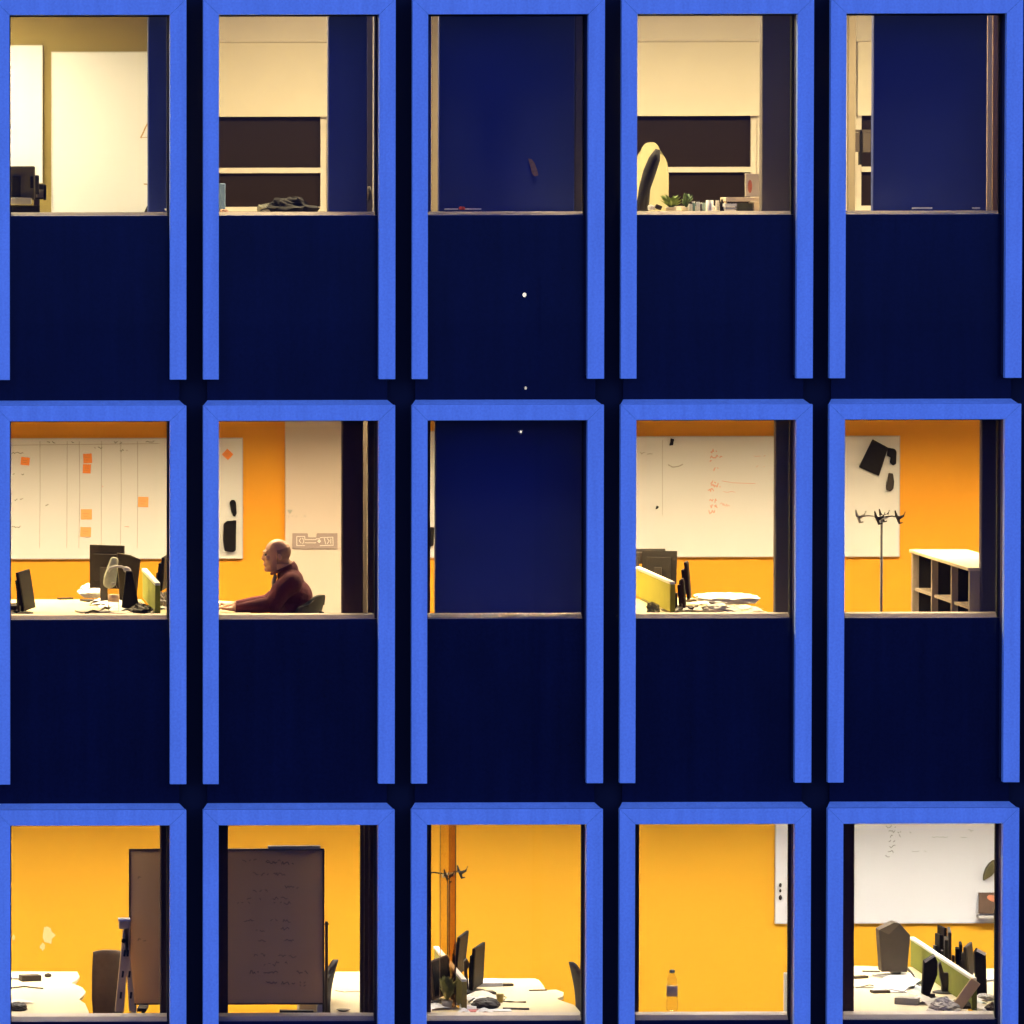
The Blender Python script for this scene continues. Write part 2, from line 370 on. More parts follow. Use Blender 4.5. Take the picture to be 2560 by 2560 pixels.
# ------------------------------------------------------------------ whiteboards and what is on them
def board(r, u0, u1, v0, v1, label, d=DW, mm=None, group='whiteboards on the office walls', tray=False, name='whiteboard', vm=None):
    um = (u0+u1)/2
    a = P(u0, v1, d-.03); b = P(u1, v0, d-.03)
    t = thing(name, label, 'whiteboard', ((a.x+b.x)/2, d, a.z), group)
    build('board_surface', MB().box((a.x, d-.026, a.z), (b.x, d-.003, b.z)), mm or m_white, t)
    f = MB(); w = .008
    f.box((a.x-w, d-.032, a.z-w), (b.x+w, d-.003, a.z)); f.box((a.x-w, d-.032, b.z), (b.x+w, d-.003, b.z+w))
    f.box((a.x-w, d-.032, a.z), (a.x, d-.003, b.z)); f.box((b.x, d-.032, a.z), (b.x+w, d-.003, b.z))
    build('board_frame', f, m_lgrey, t)
    return t
def stroke(mb, pts, d, w=2.2):                   # marker line; pts are photo pixels on the plane at depth d
    q = [P(u, v, d) for u, v in pts]; h = w*M*.5*1.1
    for a, b in zip(q, q[1:]):
        t = (b-a); t.y = 0
        if t.length < 1e-5: continue
        t.normalize(); n = Vector((-t.z, 0, t.x))*h
        mb.prism([a-n-t*h*.5, b-n+t*h*.5, b+n+t*h*.5, a+n-t*h*.5], (0, .0012, 0))
def scribble(mb, u, v, wd, ht, d, w=1.8, seed=0, dens=7.0):
    rd = random.Random(seed); pts = []; x = u
    while x < u+wd:
        pts.append((x, v+rd.uniform(-ht, ht)/2)); x += rd.uniform(.35, 1.0)*dens
        if rd.random() < .22:
            if len(pts) > 1: stroke(mb, pts, d, w)
            pts = []; x += dens*.8
    if len(pts) > 1: stroke(mb, pts, d, w)
DB = DW-.0285
# room with person: planning board, continues behind the column
b1 = board(2, -140, 605, 1097, 1396, 'long planning whiteboard with ruled columns and orange sticky notes on the orange wall')
m = MB()
for u in (101, 169, 199, 255, 303, 345): stroke(m, [(u-1, 1103), (u+rd_, 1230), (u-2, 1370)] if (rd_ := random.uniform(-2, 2)) is not None else [], DB, 1.3)
stroke(m, [(28, 1113), (398, 1109)], DB, 1.3)
build('ruled_lines', m, m_inkl, b1)
m = MB()
for k, (u, v, w_) in enumerate([(30, 1132, 30), (118, 1106, 26), (172, 1106, 20), (236, 1120, 20), (285, 1106, 22), (300, 1126, 22), (365, 1104, 22), (32, 1187, 28), (30, 1249, 30), (108, 1262, 14), (29, 1317, 26)]):
    scribble(m, u, v, w_, 5, DB, 1.7, k, 4)
build('handwriting', m, mat('green_grey_ink', (.26, .26, .2), .8), b1)
m = MB()
for k, (u, v, w_) in enumerate([(305, 1318, 18), (250, 1215, 10)]): scribble(m, u, v, w_, 5, DB, 1.6, 40+k, 4)
build('handwriting', m, m_inkr, b1)
def note(u, v, w, h, label, rot=0, mm=None, d=DW-.031):
    c = P(u, v, d); s = M*1.1
    mb = MB().obox(c, (w*s, .003, h*s), (0, rot, 0)); mb.tube([c+Vector((-w*s*.3, -.003, h*s*.1)), c+Vector((w*s*.25, -.003, h*s*.05))], .002, 5, 1); mb.tube([c+Vector((-w*s*.25, -.003, -h*s*.15)), c+Vector((w*s*.1, -.003, -h*s*.18))], .002, 5, 1)
    tag(build('sticky_note', mb, [mm or m_postit, m_inkb]), label, 'sticky note', 'orange sticky notes on the planning board')
note(63, 1153, 22, 20, 'dark orange sticky note alone at the left of the planning board', .1)
note(219, 1146, 22, 24, 'upper of two touching orange notes high on the planning board', -.05)
note(217, 1172, 20, 23, 'lower of two touching orange notes high on the planning board', .05)
note(358, 1255, 26, 26, 'pale orange note at the right side of the planning board', .03, m_postit2)
note(216, 1286, 28, 26, 'pale orange note halfway down the planning board, above another', 0, m_postit2)
note(214, 1330, 27, 25, 'lowest pale orange note on the planning board', .04, m_postit2)
note(569, 1136, 21, 20, 'orange note on the board end left above the seated man', .75)
def magnet(name, label, cat, pts, th=.03, mm=None, bev=.006, d=DW-.027):
    q = [P(u, v, d-th) for u, v in pts]
    return tag(build(name, MB().prism(q, (0, th-.002, 0)), mm or m_black, bevel=bev), label, cat)
magnet('board_eraser', 'small black oval eraser high on the board left of the seated man', 'eraser', [(574, 1256), (579, 1250), (586, 1250), (590, 1256), (592, 1284), (588, 1292), (582, 1290), (578, 1275)])
magnet('pen_holder', 'tall black pen holder stuck low on the board left of the seated man', 'pen holder', [(560, 1310), (568, 1303), (591, 1301), (590, 1376), (584, 1380), (562, 1378), (558, 1350)], .05)
# cream wall panel and floor plan sign
dp = DW-.06
t = MB().box((X(714, dp), dp, zf(2)+.01), (X(930, dp), DW-.002, zc(2)-.003)); build('wall_panel', t, m_wallw, B)
m = MB(); stroke(m, [(722, 1275), (725, 1281), (728, 1275)], dp-.002, 4.5); stroke(m, [(719, 1276), (725, 1284), (731, 1275)], dp-.002, 2)
scribble(m, 720, 1291, 46, 5, dp-.002, 1.5, 77, 4)
tag(build('wall_writing', m, m_inkl), 'faint heart and handwritten line on the pale wall above the plan sign', 'writing')
c0 = P(730, 1373, dp); c1 = P(845, 1332, dp)
sg = thing('plan_sign', 'grey notched floor plan sign on the pale wall behind the seated man', 'sign', ((c0.x+c1.x)/2, dp, c0.z))
q = [(731, 1333), (769, 1333), (771, 1343), (791, 1343), (792, 1333), (844, 1333), (844, 1372), (731, 1372)]
build('sign_plate', MB().prism([P(u, v, dp-.012) for u, v in q], (0, .010, 0)), mat('sign_grey', (.36, .28, .26), .6, .06), sg, bevel=.002)
m = MB()
for pl in ([(742, 1341), (762, 1341), (762, 1347)], [(742, 1341), (742, 1364), (762, 1364)], [(752, 1346), (748, 1352), (753, 1358)], [(756, 1345), (760, 1352), (757, 1360)], [(762, 1349), (790, 1349)], [(762, 1357), (790, 1357)],
           [(790, 1347), (800, 1347)], [(800, 1344), (832, 1343), (833, 1363), (800, 1364)], [(811, 1346), (814, 1360)], [(818, 1346), (823, 1352), (818, 1360)], [(827, 1347), (827, 1359)]): stroke(m, pl, dp-.0135, 1.8)
m.obox(P(798, 1353, dp-.014), (.024, .003, .024), (0, .78, 0))
build('plan_drawing', m, mat('sign_white', (.75, .68, .62), .6), sg)

# big board in the right-hand middle room
b2 = board(2, 1470, 2248, 1092, 1391, 'wide whiteboard with faint red notes behind the green desk screen')
m = MB()
for k, (u, v) in enumerate([(1785, 1128), (1784, 1142), (1783, 1156), (1786, 1172), (1780, 1205), (1786, 1213), (1778, 1226), (1782, 1252), (1784, 1266), (1780, 1280)]):
    scribble(m, u-8, v, random.choice((18, 24, 30)), 10, DB, 2.6, k+5, 3.2)
stroke(m, [(1805, 1202), (1830, 1207), (1888, 1209)], DB, 1.4); scribble(m, 1800, 1230, 40, 4, DB, 1.2, 99, 6); scribble(m, 1800, 1262, 26, 12, DB, 1.4, 98, 5)
scribble(m, 1885, 1140, 30, 5, DB, 1.2, 92, 5); scribble(m, 1890, 1166, 26, 5, DB, 1.2, 93, 5)
build('handwriting', m, mat('pale_red_ink', (.80, .42, .33), .8), b2)
m = MB(); stroke(m, [(1671, 1162), (1682, 1168), (1696, 1166), (1707, 1161)], DB, 2.6); stroke(m, [(1656, 1100), (1656, 1290)], DB, 1.0); scribble(m, 1600, 1133, 38, 6, DB, 1.6, 4, 5)
build('handwriting', m, m_inkl, b2)
magnet('board_magnet', 'black clip magnet at the top edge of the wide whiteboard', 'magnet', [(1677, 1096), (1686, 1098), (1684, 1106), (1683, 1113), (1674, 1114), (1676, 1106)], .02, bev=.003)
magnet('board_magnet', 'tiny black magnet low on the left of the wide whiteboard', 'magnet', [(1642, 1264), (1648, 1267), (1644, 1272), (1639, 1273)], .015, bev=.002)
magnet('laptop_sleeve', 'black rectangular folder hanging tilted on the board end near the coat stand', 'folder', [(2182, 1098), (2221, 1119), (2198, 1190), (2148, 1168)], .03)
magnet('pen_holder', 'black hooked pen holder beside the tilted black folder', 'pen holder', [(2221, 1119), (2237, 1122), (2242, 1128), (2241, 1160), (2233, 1164), (2226, 1156), (2228, 1144), (2218, 1140)], .035)
magnet('board_eraser', 'dark oval board eraser below the tilted black folder', 'eraser', [(2223, 1182), (2233, 1184), (2236, 1205), (2234, 1222), (2226, 1229), (2217, 1226), (2216, 1216), (2219, 1200)], .03, m_dgrey)
b3 = board(2, 1000, 1089, 1080, 1393, 'narrow sliver of whiteboard beside the dark blind column')
magnet('pen_holder', 'dark holder on the sliver of whiteboard at the left of the dark window', 'pen holder', [(1070, 1318), (1086, 1318), (1084, 1364), (1072, 1368)], .04)
# top left room boards
bA = board(1, -60, 104, 115, 456, 'bright whiteboard cut off by the left frame of the top left window', DO)
# its lower edge hangs behind the monitors
bB = board(1, 131, 470, 131, 560, 'large bright whiteboard filling the top left window', DO)
m = MB(); stroke(m, [(372, 304), (364, 318), (358, 332), (352, 344)], DO-.0285, 3.4); stroke(m, [(352, 345), (364, 343), (372, 344)], DO-.0285, 1.6); stroke(m, [(360, 460), (372, 461)], DO-.0285, 3)
build('handwriting', m, m_inkb, bB)
# row 3 boards
b4 = board(3, 1940, 2640, 2020, 2307, 'long whiteboard on the orange wall across the two lower right windows')
m = MB()
for k, (u, v) in enumerate([(2215, 2066), (2222, 2078), (2226, 2090), (2222, 2104), (2224, 2116), (2220, 2130), (2214, 2142)]): scribble(m, u, v, 26 if k < 3 else 18, 9, DB, 1.8, k+60, 5)
scribble(m, 2250, 2080, 28, 5, DB, 1.4, 31, 5); scribble(m, 2330, 2093, 90, 3, DB, .9, 32, 9); scribble(m, 2420, 2075, 16, 10, DB, 1, 33, 5); scribble(m, 2280, 2128, 40, 3, DB, .9, 34, 8)
build('handwriting', m, mat('grey_ink', (.30, .30, .26), .8), b4)
for v, s_, la in ((2213, 5, 'upper'), (2227, 4, 'middle'), (2244, 6, 'lower')):
    c = P(1951, v, DW-.04); tag(build('board_magnet', MB().ell(c, (s_*M*.8, .012, s_*M*1.2)), m_dgrey, smooth=True), la+' of three dark magnets on the white board strip at the lower right', 'magnet')
q = [(2460, 2202), (2461, 2188), (2466, 2172), (2474, 2160), (2484, 2152), (2496, 2149), (2508, 2151), (2508, 2180), (2500, 2172), (2490, 2178), (2480, 2190), (2470, 2196)]
magnet('wall_lamp_shade', 'dark curved shade on the whiteboard above the framed picture', 'lamp shade', q, .06, mat('dark_olive_shade', (.09, .075, .02), .6))
c0 = P(2446, 2283, DW-.05); c1 = P(2530, 2231, DW-.05)
pc = thing('picture', 'dark picture with an orange patch standing on a tray of the whiteboard', 'picture', ((c0.x+c1.x)/2, DW-.05, c0.z))
build('print', MB().box((c0.x, DW-.07, c0.z), (c1.x, DW-.05, c1.z)), mat('dark_print', (.12, .07, .04), .6, .5, 14), pc)
build('motif', MB().ell(P(2482, 2246, DW-.073), (.05, .003, .026), (0, .3, 0)), mat('orange_print', (.7, .25, .12), .6, .3, 30), pc)
build('tray', MB().box((c0.x-.01, DW-.12, c0.z-.035), (c1.x, DW-.04, c0.z-.018)), m_lgrey, pc)

# ------------------------------------------------------------------ desks
def desk(r, pts, label, group='pale office desks', legs=True):
    z = zd(r); q = [PZ(u, v, z) for u, v in pts]
    for p in q: p.y = max(p.y, .47)
    cx = sum(p.x for p in q)/len(q); cy = sum(p.y for p in q)/len(q)
    t = thing('desk', label, 'desk', (cx, cy, zf(r)+.006), group)
    build('desktop', MB().prism(q, (0, 0, -.028)), m_desk, t, bevel=.004)
    x0 = min(p.x for p in q)+.12; x1 = max(p.x for p in q)-.25; y0 = min(p.y for p in q)+.15; ym = max(p.y for p in q)-.2
    for x in (x0, x1):
        for y in (y0, ym):
            build('leg', MB().box((x-.025, y-.025, zf(r)+.006), (x+.025, y+.025, z-.03)), m_lgrey, t)
    return t
def DV(r, d, u=1280):                            # pixel row of the desk plane at depth d
    lo, hi = 500., 2700.
    for _ in range(40):
        mid = (lo+hi)/2
        if PZ(u, mid, zd(r)).y > d: lo = mid
        else: hi = mid
    return mid
def slopeline(r, u_near, d_near, d_far):         # pixel of a depth line that starts at u_near
    p = PZ(u_near, DV(r, d_near, u_near), zd(r)); return p.x
def rectdesk(r, xa, xb, d0, d1, label, rounded=0, cut=None):
    z = zd(r); q = [Vector((xa, d0, z)), Vector((xb, d0, z))]
    if rounded:
        for k in range(0, 7):
            a = math.pi/2*k/6; q.append(Vector((xb-rounded+rounded*math.cos(a), d1-rounded+rounded*math.sin(a), z)))
    else: q.append(Vector((xb, d1, z)))
    q.append(Vector((xa, d1, z)))
    t = thing('desk', label, 'desk', ((xa+xb)/2, (d0+d1)/2, zf(r)+.006), 'pale office desks')
    build('desktop', MB().prism(q, (0, 0, -.028)), m_desk, t, bevel=.004)
    for x in (xa+.08, xb-.3):
        for y in (d0+.12, d1-.15): build('leg', MB().box((x-.025, y-.025, zf(r)+.006), (x+.025, y+.025, z-.03)), m_lgrey, t)
    return t
xs_1 = X(394, .7, 1450); xs_2 = X(1681, .7, 1450); xs_3 = X(1160, .7, 2440); xs_4 = X(2435, .7, 2440)
rectdesk(2, xs_1-1.6, xs_1-.02, .62, 2.42, 'pale desk left of the green screen in the middle left window')
rectdesk(2, xs_1+.02, X(632, .7, 1500), .62, 2.25, 'pale desk the seated man leans on', rounded=.25)
rectdesk(2, xs_2-.8, xs_2-.02, .62, 2.5, 'desk behind the yellow-green screen of the middle row')
rectdesk(2, xs_2+.02, X(1912, .7, 1500), .62, 2.45, 'pale paper-strewn desk right of the yellow-green screen', rounded=.45)
# row 3 desks follow their wavy outline
desk(3, [(-40, 2545), (224, 2545), (222, 2528), (213, 2508), (197, 2498), (207, 2490), (214, 2478), (206, 2468), (192, 2462), (178, 2457), (192, 2450), (199, 2440), (194, 2429), (-40, 2428)], 'bright desk with a wavy edge in the bottom left window')
desk(3, [(826, 2540), (935, 2540), (920, 2429), (826, 2429)], 'bright desk beside the mobile whiteboard')
desk(3, [(1168, 2545), (1456, 2545), (1450, 2528), (1436, 2512), (1400, 2500), (1392, 2496), (1408, 2490), (1409, 2480), (1392, 2474), (1364, 2475), (1360, 2465), (1348, 2450), (1338, 2446), (1163, 2446)], 'pale desk with a wavy edge and a red folder on it')
rectdesk(3, xs_3-.5, xs_3-.02, .62, 2.6, 'cluttered desk behind the post of the bottom middle window')
desk(3, [(2085, 2545), (2434, 2545), (2425, 2420), (2120, 2414)], 'pale desk left of the green screen in the bottom right window')
rectdesk(3, xs_4+.02, xs_4+.9, .62, 3.0, 'pale desk right of the green screen in the bottom right window')

# green desk screens
def dscreen(r, x, d0, d1, label, h=.245, mm=None):
    z = zd(r)+.0005
    t = thing('desk_screen', label, 'desk screen', (x, (d0+d1)/2, z), 'green screens between the desks')
    build('felt_panel', MB().box((x-.014, d0, z+.01), (x+.014, d1, z+h-.022)), mm or m_green, t, bevel=.004)
    build('top_trim', MB().box((x-.02, d0-.006, z+h-.022), (x+.02, d1+.006, z+h)), m_trim, t, bevel=.003)
    build('end_post', MB().box((x-.02, d0-.02, z), (x+.02, d0-.001, z+h-.02)), mm or m_green, t, bevel=.003)
    build('foot', MB().box((x-.03, d0+.3, z), (x+.03, d0+.36, z+.012)), m_grey, t)
    return t
dscreen(2, xs_1, .7, 2.4, 'green desk screen with headphones and dark monitors beside it, middle left window')
dscreen(2, xs_2, .7, 2.5, 'bright yellow-green desk screen cut by the window frame, middle row', mm=mat('lime_felt', (.34, .31, .02), .9, .12, 14))
dscreen(3, xs_3, .7, 2.6, 'green desk screen standing behind the post, bottom middle window', mm=mat('olive_felt', (.30, .27, .06), .9, .15, 14))
dscreen(3, xs_4, .7, 3.1, 'green desk screen sloping between monitors, bottom right window')

# ------------------------------------------------------------------ monitors, chairs, small things
def monitor(r, u, d, rz, label, w=.50, h=.31, lift=.10, tilt=0, mm=None, name='monitor'):
    z = zd(r)+.0008; x = X(u, d, 535+(r-1)*1013); c = Vector((x, d, z))
    t = thing(name, label, 'monitor', c, 'desk monitors')
    mt = Matrix.Translation(c) @ Matrix.Rotation(rz, 4, 'Z')
    tl = Matrix.Translation((0, 0, lift+h/2)) @ Matrix.Rotation(tilt, 4, 'X')
    a = MB().obox((0, 0, 0), (w, .022, h)); a.prism([(-w*.35, .011, -h*.35), (w*.35, .011, -h*.35), (w*.35, .011, h*.3), (-w*.35, .011, h*.3)], (0, .028, 0)); a.tf(mt @ tl)
    s = build('housing', a, mm or m_black, t, bevel=.004)
    build('screen', MB().obox((0, -.0125, .005), (w-.03, .003, h-.035)).tf(mt @ tl), m_black, s)
    build('stand', MB().obox((0, .055, (lift+h*.5)/2), (.06, .02, lift+h*.5)).tf(mt), m_dgrey, t, bevel=.003)
    build('base', MB().lathe((0, .05, 0), [(.11, 0), (.11, .008), (.09, .014)], 20).tf(mt), m_dgrey, t)
    return t
def office_chair(x, y, r, rz, label, mm, seat=.47, bh=.52, bw=.46, taper=.35, arms=True):
    z0 = zf(r)+.007; c = Vector((x, y, z0)); t = thing('office_chair', label, 'office chair', c, 'swivel chairs at the desks')
    mt = Matrix.Translation(c) @ Matrix.Rotation(rz, 4, 'Z')      # chair faces local +Y
    a = MB(); n = 10; pts = []
    build('seat', MB().obox((0, 0, seat), (.48, .47, .07)).tf(mt), mm, t, bevel=.03)
    # curved back with rounded top
    a = MB(); cols = 17; rows = 17; th = .035; vs = []; fs = []
    for k in (0, 1):
        for i in range(rows):
            f = i/(rows-1); hw = bw/2*(1-taper*max(0, (f-.55)/.45)**2.5)*(.9+.1*min(1, f*3))
            for j in range(cols):
                s = -1+2*j/(cols-1); drop = .09*min(1, taper*3)*abs(s)**3*max(0, (f-.6)/.4)**2
                yy = -.22-.06*f+.05*s*s+(-th if k else 0)+.03*math.sin(f*3)
                vs.append((s*hw, yy, seat+.08+f*bh-drop))
    N = rows*cols
    for i in range(rows-1):
        for j in range(cols-1):
            q = i*cols+j; fs += [(q, q+1, q+cols+1, q+cols), (N+q, N+q+cols, N+q+cols+1, N+q+1)]
    for j in range(cols-1): fs += [(j, N+j, N+j+1, j+1), ((rows-1)*cols+j, (rows-1)*cols+j+1, N+(rows-1)*cols+j+1, N+(rows-1)*cols+j)]
    for i in range(rows-1): fs += [(i*cols, (i+1)*cols, N+(i+1)*cols, N+i*cols), (i*cols+cols-1, N+i*cols+cols-1, N+(i+1)*cols+cols-1, (i+1)*cols+cols-1)]
    a.add(vs, fs); build('backrest', a.tf(mt), mm, t, smooth=True)
    build('back_support', MB().tube([(0, -.1, seat-.05), (0, -.27, seat-.02), (0, -.30, seat+.25)], .02).tf(mt), m_black, t)
    if arms:
        for s in (-1, 1):
            build('armrest', MB().tube([(s*.24, 0, seat-.02), (s*.29, 0, seat+.08), (s*.29, -.02, seat+.2)], .014).obox((s*.29, .02, seat+.215), (.07, .26, .025)).tf(mt), m_black, t)
    build('column', MB().tube([(0, 0, .1), (0, 0, seat-.03)], .025).tf(mt), m_black, t)
    for k in range(5):
        q = 2*math.pi*k/5; l = build('star_leg', MB().tube([(0, 0, .11), (.28*math.cos(q), .28*math.sin(q), .07)], [.025, .015]).tf(mt), m_black, t)
        build('castor', MB().tube([(.28*math.cos(q)-.02, .28*math.sin(q), .028), (.28*math.cos(q)+.02, .28*math.sin(q), .028)], .027, 10).tf(mt), m_black, l)
    return t
def sheet(r, u, v, w, h, rz, label, mm=None, th=.004, name='paper', cat='paper', group='papers on the desks', curl=0):
    c = PZ(u, v, zd(r)); c.z = zd(r)+.0012+th/2+random.uniform(0, .0006)
    a = MB()
    if curl:
        n = 7; vs = []; fs = []
        for k in range(n):
            f = k/(n-1); zz = curl*math.sin(f*math.pi)**1.3; dx = -w/2+w*f
            vs += [(dx, -h/2, zz*.5), (dx, h/2, zz)]
        vs += [(x_, y_, z_+.002) for x_, y_, z_ in vs]
        for k in range(n-1): fs += [(2*k, 2*k+2, 2*k+3, 2*k+1), (2*n+2*k, 2*n+2*k+1, 2*n+2*k+3, 2*n+2*k+2)]
        fs += [(0, 1, 2*n+1, 2*n), (2*n-2, 4*n-2, 4*n-1, 2*n-1)]
        for k in range(n-1): fs += [(2*k, 2*n+2*k, 2*n+2*k+2, 2*k+2), (2*k+1, 2*k+3, 2*n+2*k+3, 2*n+2*k+1)]
        a.add(vs, fs)
    else:
        a.obox((0, 0, 0), (w, h, th))
    a.tf(Matrix.Translation(c) @ Matrix.Rotation(rz, 4, 'Z'))
    return tag(build(name, a, mm or m_paper), label, cat, group)
def blob(name, label, cat, c, r3, mm, amp=.2, seed=1, group=None, rot=(0, 0, 0), parent=None):
    rd = random.Random(seed); a = MB().ell(c, r3, rot, 26, 16)
    c = Vector(c); ph = [rd.uniform(0, 6) for _ in range(6)]
    for i, v in enumerate(a.v):
        q = v-c; qn = Vector((q.x/r3[0], q.y/r3[1], q.z/r3[2]))
        n = math.sin(qn.x*4+ph[0])+math.sin(qn.y*5+ph[1])+math.sin(qn.z*6+ph[2])+.8*math.sin(qn.x*9+qn.z*7+ph[3])
        a.v[i] = c+q*(1+amp*(n*.3+rd.uniform(-.5, .5)))
    zmin = c.z-r3[2]*.75
    for v in a.v: v.z = max(v.z, zmin)
    o = build(name, a, mm, parent, smooth=False)
    return tag(o, label, cat, group) if parent is None else o
def bottle(r, u, d, label, h=.28, rad=.035, base=None, scale=1):
    z = (zd(r)+.001) if base is None else base; c = Vector((X(u, d, 535+(r-1)*1013), d, z))
    t = thing('water_bottle', label, 'bottle', c, 'plastic water bottles')
    build('body', MB().lathe(c, [(rad*.9, 0), (rad, .01), (rad, h*.25), (rad*.93, h*.3), (rad, h*.36), (rad, h*.62), (rad*.8, h*.78), (rad*.42, h*.9), (rad*.38, h*.94)], 20), m_clear, t, smooth=True)
    build('bottle_label', MB().lathe(c, [(rad*1.02, h*.36), (rad*1.02, h*.60)], 20), m_blabel, t, smooth=True)
    build('cap', MB().lathe(c, [(rad*.46, h*.93), (rad*.46, h*1.0)], 14), m_grey, t)
    return t

def wedge(name, label, cat, r, pts, d, th, mm, cap=None, capm=None):
    t = thing(name, label, cat, P(sum(p[0] for p in pts)/len(pts), max(p[1] for p in pts), d), 'desk monitors' if cat == 'monitor' else None)
    h = build('housing', MB().prism([P(u, v, d) for u, v in pts], (0, th, 0)), mm, t, bevel=.005)
    if cap: build('top_cap', MB().prism([P(u, v, d-.004) for u, v in cap], (0, -.006, 0)), capm, t)
    vb = DV(r, d, pts[0][0]); vm = max(p[1] for p in pts)
    if cat == 'monitor':
        c = P(sum(p[0] for p in pts)/len(pts), vm, d+th/2)
        build('stand', MB().box((c.x-.03, d+.005, zd(r)+.013), (c.x+.03, d+th-.005, max(c.z+.03, zd(r)+.03))), m_dgrey, t)
        build('base', MB().lathe((c.x, d+th/2, zd(r)+.001), [(.10, 0), (.10, .007), (.08, .012)], 20), m_dgrey, t)
    return t
def litter(r, spots, label, group, mm, size=(.16, .12), seed=1, curl=.0):
    rd = random.Random(seed)
    for u, v in spots:
        sheet(r, u, v, size[0]*rd.uniform(.7, 1.3), size[1]*rd.uniform(.7, 1.3), rd.uniform(-1.5, 1.5), label, mm, rd.uniform(.003, .02), group=group, curl=curl*rd.uniform(.5, 1.2))
def cable(r, pts, label, mm=m_black, w=.006, lift=.008):
    c = [PZ(u, v, zd(r)+lift*(1+(k % 2)*2)) for k, (u, v) in enumerate(pts)]
    tag(build('cable', MB().tube(c, w, 6), mm, smooth=True), label, 'cable')
# ---- middle row, left window
monitor(2, 64, .85, R_(76), 'dark slim monitor seen edge-on at the far left of the middle row', .44, .30, .03, R_(-9))
sheet(2, 36, 1526, .14, .2, .2, 'black desk phone half hidden by the left window frame', m_black, .04, 'desk_phone', 'phone', None)
monitor(2, 268, 1.9, R_(150), 'dark monitor back behind the pale hanging bag', .30, .34, .12, 0, mat('brown_black', (.02, .014, .01), .7, spec=.2))
wedge('monitor', 'broad olive brown monitor back behind the green screen of the middle left window', 'monitor', 2, [(293, 1382), (326, 1388), (352, 1399), (347, 1440), (340, 1512), (300, 1512)], 1.6, .04, mat('olive_black', (.055, .042, .024), .7, spec=.2))
wedge('monitor', 'black monitor wedge leaning against the green screen', 'monitor', 2, [(315, 1428), (331, 1428), (346, 1506), (352, 1528), (304, 1522)], 1.1, .05, m_black)
wedge('desk_box', 'jagged dark clutter on top of the dark monitors beside the headphones', 'box', 2, [(253, 1384), (270, 1380), (282, 1374), (292, 1371), (294, 1380), (284, 1385), (262, 1391), (254, 1392)], 1.95, .05, m_dgrey)
monitor(2, 412, 1.5, R_(80), 'dark monitor edge cut by the column in the middle left window', .42, .26, .14, R_(4))
# white headphones / lamp curve
q = [(279, 1391), (297, 1396), (294, 1429), (289, 1466), (272, 1474), (258, 1464), (260, 1442), (270, 1414)]
tag(build('hanging_bag', MB().prism([P(u, v, 1.45) for u, v in q], (0, .05, 0)), mat('pale_grey_green_cloth', (.42, .44, .34), .9, .35, 25, bump=.5), bevel=.02), 'pale grey green bag hanging in front of the dark monitors', 'bag')
c = [P(u, v, 1.3) for u, v in ((270, 1428), (276, 1420), (290, 1416), (304, 1417), (314, 1422))]
tag(build('headphones', MB().tube(c, [.010, .012, .009, .009, .012], 8).ell(P(318, 1425, 1.3), (.035, .02, .024), (0, .5, 0)), m_lgrey, smooth=True), 'pale headphones hung over the dark monitors beside the bag', 'headphones')
blob('crumpled_paper', 'white crumpled paper heap on the desk left of the water bottle', 'paper', PZ(226, 1494, zd(2))+Vector((0, 0, .048)), (.10, .12, .062), m_paper, .16, 3)
bottle(2, 284, .95, 'clear water bottle among white papers in the middle left window', .23, .042)
sheet(2, 312, 1518, .30, .20, .5, 'white curled papers right of the water bottle', None, curl=.05)
sheet(2, 262, 1512, .20, .26, -.3, 'white papers left of the water bottle', None, curl=.03)
sheet(2, 232, 1531, .24, .18, .2, 'grey brown folder lying in front of the water bottle', m_grey, .012, 'folder', 'folder')
sheet(2, 250, 1503, .28, .16, .4, 'dark notebook under the crumpled paper', m_dgrey, .014, 'notebook', 'notebook')
sheet(2, 163, 1499, .12, .05, .35, 'small brown pen case on the empty part of the desk', m_brown, .015, 'pen_case', 'pen case', None)
sheet(2, 286, 1541, .16, .1, 0, 'small white card in front of the water bottle', None)
sheet(2, 332, 1534, .26, .26, .9, 'grey envelope beside the green screen', m_ppr2, .01)
blob('cable_tangle', 'dark tangle of cables at the foot of the green screen', 'cables', PZ(352, 1535, zd(2))+Vector((0, 0, .03)), (.09, .09, .04), m_dgrey, .35, 8)
blob('cable_tangle', 'grey tangle of cables right of the green screen', 'cables', PZ(408, 1522, zd(2))+Vector((0, 0, .05)), (.08, .1, .07), m_grey, .35, 9)

litter(2, [(246, 1508), (262, 1520), (300, 1528), (318, 1509), (330, 1524), (345, 1518), (286, 1522)], 'loose sheet in the paper litter around the water bottle and dark monitors', 'loose sheets around the middle row water bottle', m_paper, (.15, .11), 3, .03)
litter(2, [(398, 1508), (405, 1528), (412, 1516)], 'small grey paper in the clutter right of the green screen, middle left window', 'small papers right of the middle row green screen', m_lgrey, (.09, .08), 5, .03)
cable(2, [(214, 1534), (232, 1526), (248, 1530), (262, 1518), (276, 1524)], 'thin dark cable curling in front of the crumpled paper heap', m_dgrey, .009)
cable(2, [(340, 1508), (352, 1516), (362, 1526), (376, 1536), (384, 1534)], 'black cable running under the green screen of the middle left window', m_black, .012)
cable(2, [(27, 1512), (44, 1510), (52, 1518), (40, 1530), (27, 1528)], 'black cable loop at the left frame of the middle left window', m_black, .012)
